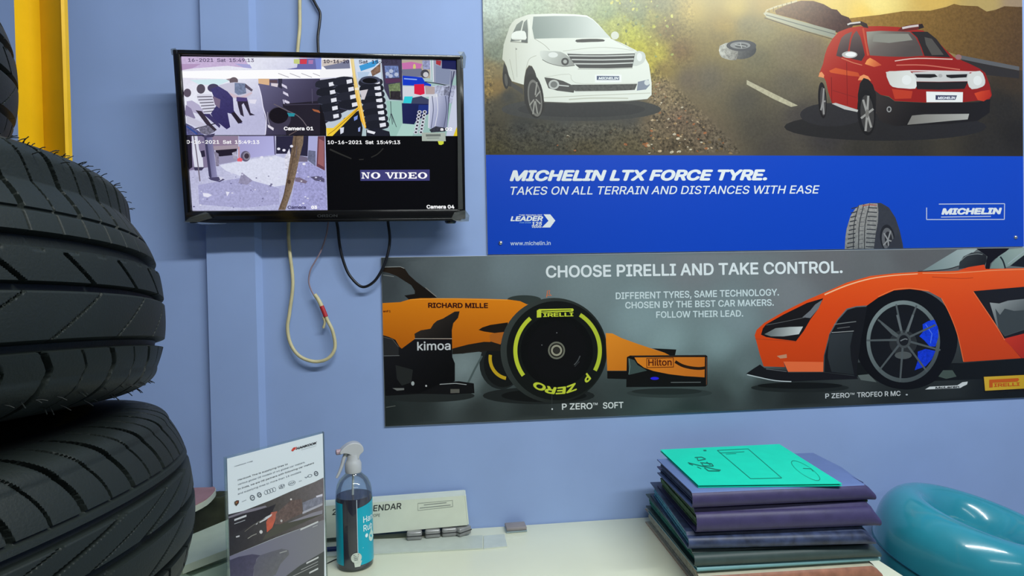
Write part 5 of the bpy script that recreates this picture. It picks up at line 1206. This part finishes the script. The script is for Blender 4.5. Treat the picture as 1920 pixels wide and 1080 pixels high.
Q2([(690, 185), (920, 190), (930, 650), (780, 640), (720, 520)], (62, 58, 82)); Q2([(725, 260), (880, 260), (890, 390), (740, 400)], (104, 122, 172), 0, .7); Q2([(770, 470), (900, 450), (910, 610), (790, 630)], (112, 128, 92), 0, .5); Q2([(790, 545), (905, 545), (905, 640), (790, 635)], (46, 42, 48), 0, .4); Q2([(730, 405), (910, 405), (910, 440), (740, 460)], (84, 50, 84))
for (x, y) in ((760, 350), (795, 375), (860, 358), (800, 320)): A.ell(600+x/6, 80+y/6, 4, 3.6, (176, 186, 212))
Q2([(920, 195), (1240, 195), (1240, 400), (925, 400)], (178, 168, 150)); Q2([(920, 230), (1030, 215), (1150, 240), (1130, 290), (930, 310)], (196, 112, 170)); A.ell(600+1062/6, 80+275/6, 2.6, 6, (206, 200, 120)); Q2([(920, 300), (1140, 290), (1180, 380), (930, 390)], (112, 116, 140)); A.ell(600+1180/6, 80+350/6, 8, 8, (66, 66, 76)); A.ell(600+1190/6, 80+360/6, 5, 5, (200, 200, 204)); Q2([(1150, 200), (1240, 200), (1240, 300), (1160, 300)], (146, 152, 190), 0, .5)
Q2([(928, 370), (1150, 390), (1180, 440), (1250, 470), (1250, 490), (930, 480)], (16, 56, 196)); A.line(t2([(945, 405), (1090, 415)]), 2, (150, 180, 240))
Q2([(930, 490), (1300, 490), (1290, 600), (930, 640)], (206, 210, 220)); Q2([(1060, 470), (1170, 465), (1178, 575), (1130, 590), (1060, 575)], (214, 28, 66), 1); Q2([(1180, 480), (1300, 500), (1290, 580), (1190, 580)], (176, 160, 160))
Q2([(1270, 190), (1545, 195), (1545, 320), (1470, 480), (1280, 450)], (150, 156, 178)); Q2([(1300, 250), (1470, 310), (1455, 470), (1300, 450)], (130, 140, 168)); Q2([(1370, 190), (1545, 195), (1530, 305), (1370, 290)], (26, 30, 82)); Q2([(1305, 200), (1365, 205), (1355, 260), (1305, 240)], (166, 50, 60)); A.line(t2([(1180, 440), (1290, 455), (1470, 488)]), 1.6, (30, 32, 44)); A.line(t2([(1240, 190), (1250, 420)]), 1.4, (216, 218, 230)); A.line(t2([(1270, 190), (1275, 440)]), 1.6, (230, 232, 240))
Q2([(1290, 480), (1540, 480), (1540, 700), (1290, 640)], (170, 176, 200), 0, .5); Q2([(1400, 500), (1460, 490), (1450, 600), (1390, 590)], (120, 124, 146), 0, .7); A.line(t2([(1510, 320), (1450, 620), (1420, 990)]), 2.4, (66, 70, 96)); A.line(t2([(1480, 320), (1470, 560)]), 1.6, (84, 90, 120)); Q2([(1480, 700), (1545, 420), (1545, 1050), (1420, 1050)], (196, 202, 222))
Q2([(920, 680), (1230, 690), (1220, 800), (1070, 900), (1060, 920), (930, 910)], grad((755, 195), (30, 36, 84), (800, 230), (20, 26, 72))); Q2([(1110, 700), (1230, 700), (1210, 800), (1100, 790)], (28, 48, 124)); Q2([(950, 605), (1045, 605), (1025, 682), (935, 680)], (46, 200, 214)); Q2([(1040, 620), (1140, 600), (1230, 640), (1230, 690), (1025, 685)], (60, 66, 96), 1)
Q2([(1225, 590), (1320, 570), (1330, 620), (1250, 960), (1215, 960)], (206, 210, 222)); Q2([(1240, 620), (1320, 610), (1440, 590), (1445, 640), (1430, 960), (1340, 1000), (1230, 960)], grad((808, 200), (196, 200, 220), (840, 210), (128, 134, 164), (.4, (166, 172, 202)))); A.line(t2([(1262, 600), (1275, 760), (1250, 960)]), 1.5, (96, 102, 130), 3); A.line(t2([(1310, 580), (1325, 760), (1290, 960)]), 1.0, (228, 230, 238), 3); A.line(t2([(1410, 600), (1425, 760), (1390, 970)]), 1.5, (86, 92, 120), 3)
for k in range(7):
    for j in range(2):
        x, y = 1120+j*58-k*7, 780+k*38; A.ell(600+x/6, 80+y/6, 4.0, 3.2, (206, 208, 220)); A.ell(600+x/6, 80+y/6, 2.2, 1.7, (40, 42, 52))
Q2([(1230, 980), (1300, 940), (1420, 960), (1410, 1000), (1250, 1010)], (52, 54, 66), 0, .5); Q2([(1500, 1050), (1545, 930), (1545, 1050)], (222, 196, 40))
A.line(t2([(795, 660), (800, 790), (815, 920)]), 1.1, (40, 44, 60)); A.line(t2([(800, 790), (780, 880)]), 1, (40, 44, 60)); A.line(t2([(805, 800), (860, 950)]), 1, (40, 44, 60)); A.line(t2([(805, 800), (830, 900)]), .8, (60, 64, 80))
def stack(cx0, cy0, cx1, cy1, n, w, h, tilt, lab=True):
    for k in range(n):
        x = cx0+(cx1-cx0)*k/max(1, n-1); y = cy0+(cy1-cy0)*k/max(1, n-1)
        A.poly(t2(smooth_closed([(x-w, y-h*.4), (x, y-h*.75), (x+w, y-h*.5), (x+w*1.02, y+h*.3), (x, y+h*.7), (x-w*1.02, y+h*.45)], 3)), (28, 30, 40) if k % 2 else (36, 38, 50))
        A.line(t2([(x-w, y+h*.45), (x, y+h*.72), (x+w, y+h*.34)]), 1.0, (74, 78, 98), 3)
        if lab: A.poly(t2([(x+w*.25, y-h*.25+tilt), (x+w*.8, y-h*.4+tilt), (x+w*.85, y+h*.12+tilt), (x+w*.3, y+h*.3+tilt)]), (224, 226, 236))
Q2([(0, 420), (150, 400), (360, 390), (430, 700), (230, 800), (0, 950)], (34, 34, 46))
stack(70, 470, 120, 830, 5, 110, 78, 0); stack(270, 440, 330, 700, 4, 110, 80, 0); stack(570, 450, 640, 930, 8, 122, 78, 0)
A.ell(600+565/6, 80+428/6, 16, 6, (22, 22, 28)); A.ell(600+565/6, 80+420/6, 19, 7.5, (70, 74, 94)); A.ell(600+562/6, 80+428/6, 14, 5.2, (14, 14, 18))
Q2([(270, 850), (440, 760), (480, 960), (470, 1050), (140, 1050)], (22, 24, 32)); Q2([(520, 980), (640, 960), (780, 1000), (790, 1050), (520, 1050)], (30, 32, 44)); Q2([(530, 980), (625, 1005), (610, 1030), (530, 1010)], (226, 228, 236)); Q2([(225, 960), (270, 950), (265, 1010), (230, 1030)], (212, 216, 230)); Q2([(380, 840), (425, 815), (420, 860), (385, 880)], (120, 146, 220)); Q2([(430, 960), (455, 945), (450, 1000), (430, 1000)], (150, 166, 220))
Q2([(340, 185), (380, 182), (400, 360), (520, 950), (510, 970), (460, 880), (400, 600), (370, 380)], grad((660, 120), (226, 206, 150), (684, 240), (238, 176, 40))); A.line(t2([(372, 190), (388, 370), (505, 950)]), 1.0, (250, 230, 150)); Q2([(70, 960), (150, 960), (430, 720), (440, 745), (140, 1050), (75, 1050)], grad((615, 245), (240, 206, 60), (670, 205), (232, 180, 40))); A.line(t2([(90, 1035), (160, 985), (430, 745)]), 1.2, (150, 110, 20)); Q2([(450, 540), (540, 525), (500, 640), (470, 640)], (206, 200, 206)); Q2([(390, 510), (440, 500), (440, 530), (395, 535)], (236, 226, 196))
Q2([(0, 1050), (0, 690), (40, 800), (70, 950), (70, 1050)], (20, 18, 24))
# camera 03: the yard
Q3([(60, 92), (350, 88), (1620, 90), (1645, 925), (125, 930)], grad((360, 260), (176, 176, 208), (560, 390), (172, 174, 214), (.5, (194, 196, 224))), 0, .16)
Q3([(60, 92), (640, 90), (640, 240), (370, 250), (370, 430), (85, 480)], (128, 118, 150)); Q3([(350, 90), (640, 90), (640, 220), (360, 240)], (142, 124, 150)); Q3([(360, 205), (640, 190), (640, 235), (370, 250)], (160, 146, 160)); Q3([(385, 250), (625, 232), (625, 300), (430, 322), (390, 300)], (34, 28, 44)); Q3([(380, 330), (620, 300), (640, 370), (430, 410)], (150, 146, 178))
Q3([(650, 92), (1050, 90), (1055, 300), (780, 335), (650, 340)], grad((450, 260), (160, 156, 202), (510, 290), (176, 176, 224))); A.line(t3([(650, 90), (1055, 88)]), 1, (92, 86, 120)); A.line(t3([(1045, 90), (1055, 300)]), 2.4, (88, 82, 118))
Q3([(430, 420), (680, 370), (1060, 310), (1200, 350), (1180, 640), (1050, 660), (800, 590), (500, 480)], (214, 217, 236), 0, .1); Q3([(190, 640), (680, 560), (1100, 680), (1100, 860), (700, 900), (200, 860)], (166, 166, 206), 0, .2); Q3([(680, 500), (800, 590), (740, 640), (640, 620)], (146, 142, 172), 0, .2)
Q3([(1065, 90), (1430, 90), (1420, 320), (1330, 310), (1180, 290), (1065, 290)], (40, 38, 62)); Q3([(1330, 310), (1420, 330), (1420, 380), (1310, 380)], (112, 104, 128)); Q3([(1430, 90), (1530, 92), (1520, 430), (1420, 370)], (168, 170, 214)); Q3([(1430, 250), (1510, 260), (1510, 430), (1420, 360)], (104, 108, 136), 0, .3); Q3([(1535, 92), (1612, 92), (1615, 480), (1520, 430)], (104, 62, 74)); Q3([(1550, 120), (1605, 150), (1605, 440), (1535, 400)], (150, 96, 100)); Q3([(1310, 390), (1420, 380), (1620, 490), (1640, 920), (1220, 920)], (158, 158, 206), 0, .3); Q3([(1280, 560), (1330, 555), (1420, 600), (1400, 625), (1280, 600)], (120, 108, 130)); Q3([(1450, 550), (1540, 540), (1610, 570), (1610, 610), (1500, 590)], (86, 82, 112))
A.ell(340+722/6, 240+318/6, 9, 10, (92, 86, 112)); A.ell(340+735/6, 240+315/6, 7, 8, (132, 128, 146)); A.ell(340+735/6, 240+315/6, 4.5, 5, (62, 52, 66)); Q3([(630, 345), (660, 330), (690, 350), (680, 378), (630, 375)], (226, 96, 110)); Q3([(640, 210), (655, 210), (658, 330), (640, 335)], (196, 150, 160)); Q3([(570, 280), (620, 260), (625, 350), (590, 360)], (170, 168, 190), 0, .4)
Q3([(60, 92), (110, 92), (125, 440), (85, 470), (60, 300)], (34, 30, 48)); Q3([(120, 90), (180, 90), (200, 240), (240, 330), (250, 450), (150, 460), (125, 290)], (214, 216, 232)); Q3([(140, 440), (260, 440), (230, 478), (150, 478)], (60, 56, 84)); A.line(t3([(140, 90), (170, 280), (210, 600)]), 2.2, (112, 104, 120), 3); Q3([(215, 260), (260, 250), (270, 320), (230, 330)], (44, 40, 62)); Q3([(370, 260), (420, 290), (425, 430), (390, 430)], (132, 126, 150), 0, .4)
Q3([(255, 90), (340, 80), (400, 520), (410, 570), (340, 580), (310, 540)], grad((385, 280), (86, 84, 122), (405, 280), (140, 138, 178))); Q3([(255, 90), (280, 88), (340, 540), (335, 580), (310, 540)], (62, 60, 92)); Q3([(300, 560), (420, 550), (490, 580), (430, 608), (330, 585)], (74, 70, 104)); Q3([(420, 545), (480, 560), (440, 590)], (206, 206, 226)); Q3([(230, 90), (380, 60), (360, 100), (260, 110)], (66, 62, 92), 0, .4)
Q3([(240, 730), (300, 735), (345, 755), (300, 780), (250, 770)], (226, 226, 242)); Q3([(500, 715), (545, 720), (515, 770)], (224, 224, 240))
for i in range(60):
    x, y = rg.uniform(130, 1600), rg.uniform(480, 900); s_ = rg.uniform(.6, 2.6); A.ell(340+x/6, 240+y/6, s_, s_*.6, rg.choice([(222, 222, 240), (120, 118, 160), (206, 206, 230), (96, 92, 130)]), n=6)
Q3([(1180, 300), (1215, 230), (1230, 320), (1215, 460), (1170, 470), (1160, 340)], (212, 212, 228), 0, .4); Q3([(1260, 90), (1375, 88), (1370, 170), (1330, 330), (1290, 520), (1240, 720), (1170, 922), (1090, 922), (1150, 760), (1200, 480), (1240, 240)], grad((545, 330), (110, 92, 76), (565, 335), (154, 136, 116)), 0, .4)
A.line(t3([(1290, 100), (1270, 260), (1215, 520), (1110, 910)]), 1.4, (84, 68, 58), 4); A.ell(340+1212/6, 240+605/6, 3, 4, (70, 54, 46)); A.line(t3([(1300, 200), (1290, 330)]), 1.4, (98, 88, 96))
for x, y in ((1240, 205), (1095, 235), (1155, 250), (905, 330), (1010, 345), (1180, 360), (1380, 405)): A.ell(340+x/6, 240+y/6, 3, 2.4, (226, 226, 240))
# camera 04: no picture
A.poly(t0([(1066, 735), (1437, 733), (1437, 792), (1068, 793)]), (62, 62, 118))
for pts in ([(905, 625), (960, 650), (1020, 675)], ): A.line(t0(pts), lambda t_: 3.4-1.2*t_, (42, 42, 40), 3)
A.line(t0([(1190, 620), (1160, 650), (1125, 668)]), 2, (40, 40, 38), 3); A.line(t0([(1060, 680), (1085, 679)]), 2, (40, 40, 38))
scr_ = A.build('screen', M_scr, tv, tvpl(.0002))
K = Ink(); wt = (250, 250, 252); up0 = (-.045, -1)
def tt(s, a, b, cap, c, **k): K.text(s, t0([a])[0], t0([b])[0], cap, c, up=up0, **k)
tt('10-16-2021  Sat  15:49:13', (893, 597), (1280, 597), 6.6, wt, bold=.018)
tt('16-2021  Sat  15:49:13', (150, 159), (501, 160), 6.6, (96, 84, 116), bold=.018)
tt('10-16-20', (872, 166), (1008, 167), 6.6, (60, 56, 74), bold=.03); tt('Sat  15:49:13', (1060, 168), (1266, 169), 6.6, (52, 48, 66), bold=.018)
tt('0-16-2021  Sat  15:49:13', (142, 595), (530, 596), 6.6, wt, bold=.018)
tt('Camera 01', (660, 524), (818, 524), 6.8, wt, bold=.03); tt('Camera 04', (1421, 941), (1569, 941), 6.8, wt, bold=.03)
tt('Camera', (680, 943), (778, 943), 6.2, (62, 58, 96), bold=.03); tt('03', (806, 943), (838, 943), 6.2, wt, bold=.05); tt('a 02', (1494, 526), (1558, 526), 6.0, wt, bold=.03)
# slab letters of the NO VIDEO notice
def slab(ch, x0, w, yb=781, h=33):
    S = 7; B = 12
    def rc(a, b, c, d): K.quad(t0([(x0+a*w, yb-b*h), (x0+c*w, yb-b*h), (x0+c*w, yb-d*h), (x0+a*w, yb-d*h)]), wt)
    def pg(p): K.quad(t0([(x0+a*w, yb-b*h) for a, b in p]), wt)
    if ch == 'N':
        rc(.12, 0, .24, 1); rc(.76, 0, .88, 1); pg([(.12, 1), (.34, 1), (.88, 0), (.70, 0)])
        rc(0, 0, .36, .13); rc(0, .87, .34, 1); rc(.64, .87, 1, 1)
    elif ch == 'V':
        pg([(.10, 1), (.32, 1), (.58, 0), (.44, 0)]); pg([(.76, 1), (.90, 1), (.58, 0), (.46, .08)]); rc(0, .87, .42, 1); rc(.62, .87, 1, 1)
    elif ch == 'I': rc(.28, 0, .72, 1); rc(0, 0, 1, .13); rc(0, .87, 1, 1)
    elif ch == 'D':
        rc(.12, 0, .34, 1); rc(0, 0, .5, .13); rc(0, .87, .5, 1)
        P = [(.5+.5*sin(t_*pi/8), .5+.5*cos(t_*pi/8)) for t_ in range(9)]; R_ = [(.5+.26*sin(t_*pi/8), .5+.38*cos(t_*pi/8)) for t_ in range(9)]
        for i in range(8): pg([P[i], P[i+1], R_[i+1], R_[i]])
    elif ch == 'E': rc(.12, 0, .38, 1); rc(0, 0, 1, .15); rc(0, .85, .96, 1); rc(.2, .43, .72, .57); rc(.86, 0, 1, .34); rc(.84, .68, .96, 1); rc(.62, .34, .72, .66)
    elif ch == 'O':
        P = [(.5+.5*sin(t_*pi/12), .5+.52*cos(t_*pi/12)) for t_ in range(25)]; R_ = [(.5+.24*sin(t_*pi/12), .5+.38*cos(t_*pi/12)) for t_ in range(25)]
        for i in range(24): pg([P[i], P[i+1], R_[i+1], R_[i]])
for ch, x0, w in (('N', 1074, 44), ('O', 1124, 50), ('V', 1200, 52), ('I', 1246, 22), ('D', 1272, 44), ('E', 1322, 46), ('O', 1374, 50)): slab(ch, x0, w)
K.build('on_screen_text', M_scr, scr_, tvpl(.0006), TN)
K = Ink(); tt('ORION', (838, 987), (946, 986), 5.0, (50, 52, 54), bold=.02)
K.build('lettering', M_inkp, tv, tvpl(.0066), TN)
K = Ink(); K.quad(t0([(1395, 536), (1520, 536), (1523, 582), (1396, 581)]), (176, 182, 172)); K.quad(t0([(1416, 545), (1495, 544), (1496, 556), (1417, 557)]), (112, 116, 112)); K.quad(t0([(1422, 563), (1488, 562), (1488, 567), (1422, 568)]), (140, 146, 140)); K.quad(t0([(1480, 581), (1512, 582), (1511, 596), (1498, 602), (1486, 600)]), (216, 220, 60))
K.build('sticker', M_inkp, tv, tvpl(.0010), TN, label='pale grey sticker with a yellow tab')

# ------------------------------------------------------------------ leaflet print
l0 = crop(340, 780, 3.6); l1 = crop(420, 810, 7.2); l2 = crop(420, 930, 7.2)
bt = [proj(lpl+ldir*a+z1_*b+ln*.001) for a, b in ((.0005, LH), (LW-.002, LH), (LW-.002, .004), (.0005, .004))]
A = Art(); A.poly(bt, (224, 231, 235))
A.poly(l0([(295, 670), (420, 640), (600, 570), (740, 508), (900, 445), (960, 415), (965, 700), (640, 820), (295, 960)]), grad((430, 985), (40, 38, 46), (605, 940), (112, 104, 106), (.5, (78, 72, 70))), 0, .15)
l2p = lambda pts, c, sm=0, m=0.0: A.poly(l2(pts), c, sm, m)
l2p([(30, 290), (300, 190), (560, 130), (580, 150), (420, 200), (250, 240), (40, 310)], (128, 122, 134)); l2p([(40, 320), (200, 260), (600, 150), (700, 110), (640, 240), (400, 380), (60, 560)], (40, 36, 44), 0, .2)
l2p([(640, 220), (720, 205), (690, 330), (650, 430), (580, 490), (570, 350)], grad((510, 960), (170, 96, 80), (500, 990), (206, 92, 68)), 0, .15); l2p([(480, 350), (570, 280), (650, 240), (640, 270), (560, 325), (480, 365)], (206, 206, 210)); l2p([(425, 390), (460, 345), (450, 380)], (200, 200, 204))
l2p([(700, 240), (900, 60), (1050, 40), (1060, 230), (760, 380), (690, 380)], (104, 86, 82), 0, .35); l2p([(560, 520), (700, 400), (1330, 200), (1340, 240), (800, 480), (520, 600)], (78, 76, 68)); l2p([(1060, 90), (1330, -20), (1330, 90), (1070, 220)], (128, 128, 142), 0, .3); l2p([(1060, 215), (1330, 95), (1330, 125), (1060, 245)], (176, 174, 184)); l2p([(860, 360), (1200, 225), (1330, 190), (1330, 240), (1000, 330)], (140, 136, 146)); l2p([(1240, 0), (1330, -30), (1330, 0), (1250, 20)], (212, 208, 220))
A.ell(420+500/7.2, 930+485/7.2, 3, 3.4, (206, 204, 204)); A.ell(420+775/7.2, 930+335/7.2, 2, 2.4, (190, 184, 180)); A.line(l2([(320, 575), (380, 535), (440, 510)]), 1.4, (150, 148, 140)); l2p([(160, 545), (210, 530), (210, 550), (165, 562)], (196, 194, 198)); A.ell(420+905/7.2, 930+45/7.2, 1.8, 1.8, (214, 204, 200))
A.line(l2([(280, 480), (400, 390), (560, 300)]), 1, (112, 108, 100), 3)
A.poly(l0([(295, 960), (640, 822), (965, 700), (965, 920), (700, 1100), (295, 1250)]), grad((430, 1060), (112, 110, 134), (600, 1000), (128, 127, 132)))
l2p([(40, 880), (200, 820), (380, 785), (490, 800), (440, 850), (400, 1000), (380, 1200), (40, 1200)], grad((430, 1050), (60, 57, 84), (470, 1080), (80, 76, 98)), 0, .15); l2p([(490, 800), (640, 750), (780, 712), (870, 730), (880, 790), (760, 920), (700, 1060), (400, 1200), (400, 960), (450, 850)], grad((490, 1050), (96, 94, 108), (540, 1080), (112, 112, 110)), 0, .1); A.line(l2([(750, 770), (850, 740)]), 1.8, (160, 160, 160))
A.poly(l0([(700, 1085), (800, 1010), (965, 912), (965, 1300), (500, 1300), (620, 1140)]), (74, 76, 76))
A.poly(l0([(295, 1250), (500, 1180), (640, 1120), (600, 1320), (295, 1320)]), (60, 58, 66))
lea_ = A.build('leaflet', M_inkp, lf, leafp(.0010))
K = Ink(); G = (120, 128, 138); Dk = (66, 70, 80); upv = (0, -1)
def lt(cr, s, a, b, cap, c, **k): K.text(s, cr([a])[0], cr([b])[0], cap, c, up=upv, **k)
lt(l1, 'HANKOOK', (975, 242), (1255, 160), 4.4, (46, 46, 52), bold=.05, shear=.15)
K.quad(l1([(905, 250), (935, 210), (990, 200), (960, 222), (985, 225), (950, 240), (930, 262)]), (206, 70, 56))
K.line(l1([(1040, 242), (1245, 184)]), .5, (170, 176, 182)); lt(l1, 'HANKOOK TYRE', (142, 470), (388, 398), 1.5, G, bold=.02)
for (s, a, b, c) in (('Hankook Tire is supplying tires to', (188, 660), (860, 440), Dk), ('various global OE models of 44 global car makers.', (188, 720), (1095, 414), G), ('In India, we are OE partners with following car makers', (188, 785), (1215, 425), Dk), ('and supplying tires to more than 15 models', (188, 848), (1040, 545), G)): lt(l1, s, a, b, 2.9, c, bold=.005)
for (x, y, w) in ((383, 887, 4.6), (477, 848, 4.2), (1243, 560, 4.0)): K.ellring(*l1([(x, y)])[0], w, w*1.15, 1.6, (84, 92, 102), rot=-20); K.line([(l1([(x-16, y+6)])[0]), (l1([(x+16, y-8)])[0])], 1.1, (84, 92, 102))
for k in range(4): K.ellring(*l1([(568+k*36, 815-k*13)])[0], 3.6, 4.2, .8, (120, 128, 138))
K.ellring(*l1([(915, 690)])[0], 7.2, 4.2, .9, (120, 128, 138), rot=-18); lt(l1, 'KIA', (885, 712), (950, 690), 3, (120, 128, 138), bold=.02); K.ellring(*l1([(780, 735)])[0], 6, 3.8, .8, (120, 128, 138), rot=-18); K.line(l1([(750, 770), (775, 715), (782, 755), (812, 705)]), 1.2, (120, 128, 138))
K.ellring(*l1([(1160, 590)])[0], 4.2, 2.8, .9, (110, 118, 128), rot=-18); K.line(l1([(1090, 608), (1110, 618), (1140, 590)]), 1.1, (110, 118, 128)); K.line(l1([(1010, 668), (1050, 655)]), .8, (150, 156, 162)); K.line(l1([(240, 942), (300, 916)]), .8, (150, 156, 162))
K.quad(l1([(140, 942), (170, 922), (202, 922), (200, 960), (165, 1000), (142, 975)]), (74, 58, 52)); K.quad(l1([(155, 948), (172, 936), (170, 965), (158, 970)]), (150, 120, 70)); K.quad(l1([(174, 934), (190, 932), (186, 955), (172, 962)]), (150, 60, 50))
for (cr, s, a, b, cap, c) in ((l2, 'SEDAN', (138, 338), (302, 278), 3.6, (206, 206, 210)), (l2, 'TOURING', (138, 382), (284, 330), 2.2, (170, 170, 176)), (l2, 'COMFORT', (1030, 466), (1270, 358), 3.2, (206, 206, 206)), (l2, 'LINE', (1195, 425), (1262, 398), 2.4, (180, 180, 180)), (l2, 'VENTUS', (1110, 920), (1275, 838), 3.2, (206, 206, 206)), (l2, 'highest comfort', (1040, 1000), (1268, 888), 2, (176, 176, 176)), (l2, 'and low noise', (920, 1090), (1268, 925), 2, (170, 170, 170)), (l2, 'KINERGY', (1150, 1050), (1270, 990), 3.2, (206, 206, 206))): 
    if s in ('SEDAN', 'COMFORT', 'VENTUS', 'KINERGY'):
        pa_, pb_ = cr([a])[0], cr([b])[0]; K.quad([pa_, pb_, (pb_[0], pb_[1]-cap), (pa_[0], pa_[1]-cap)], c)
    else:
        pa_, pb_ = cr([a])[0], cr([b])[0]; K.quad([pa_, pb_, (pb_[0], pb_[1]-cap*.6), (pa_[0], pa_[1]-cap*.6)], c)
K.build('lettering', M_inkp, lea_, leafp(.0013), ln)
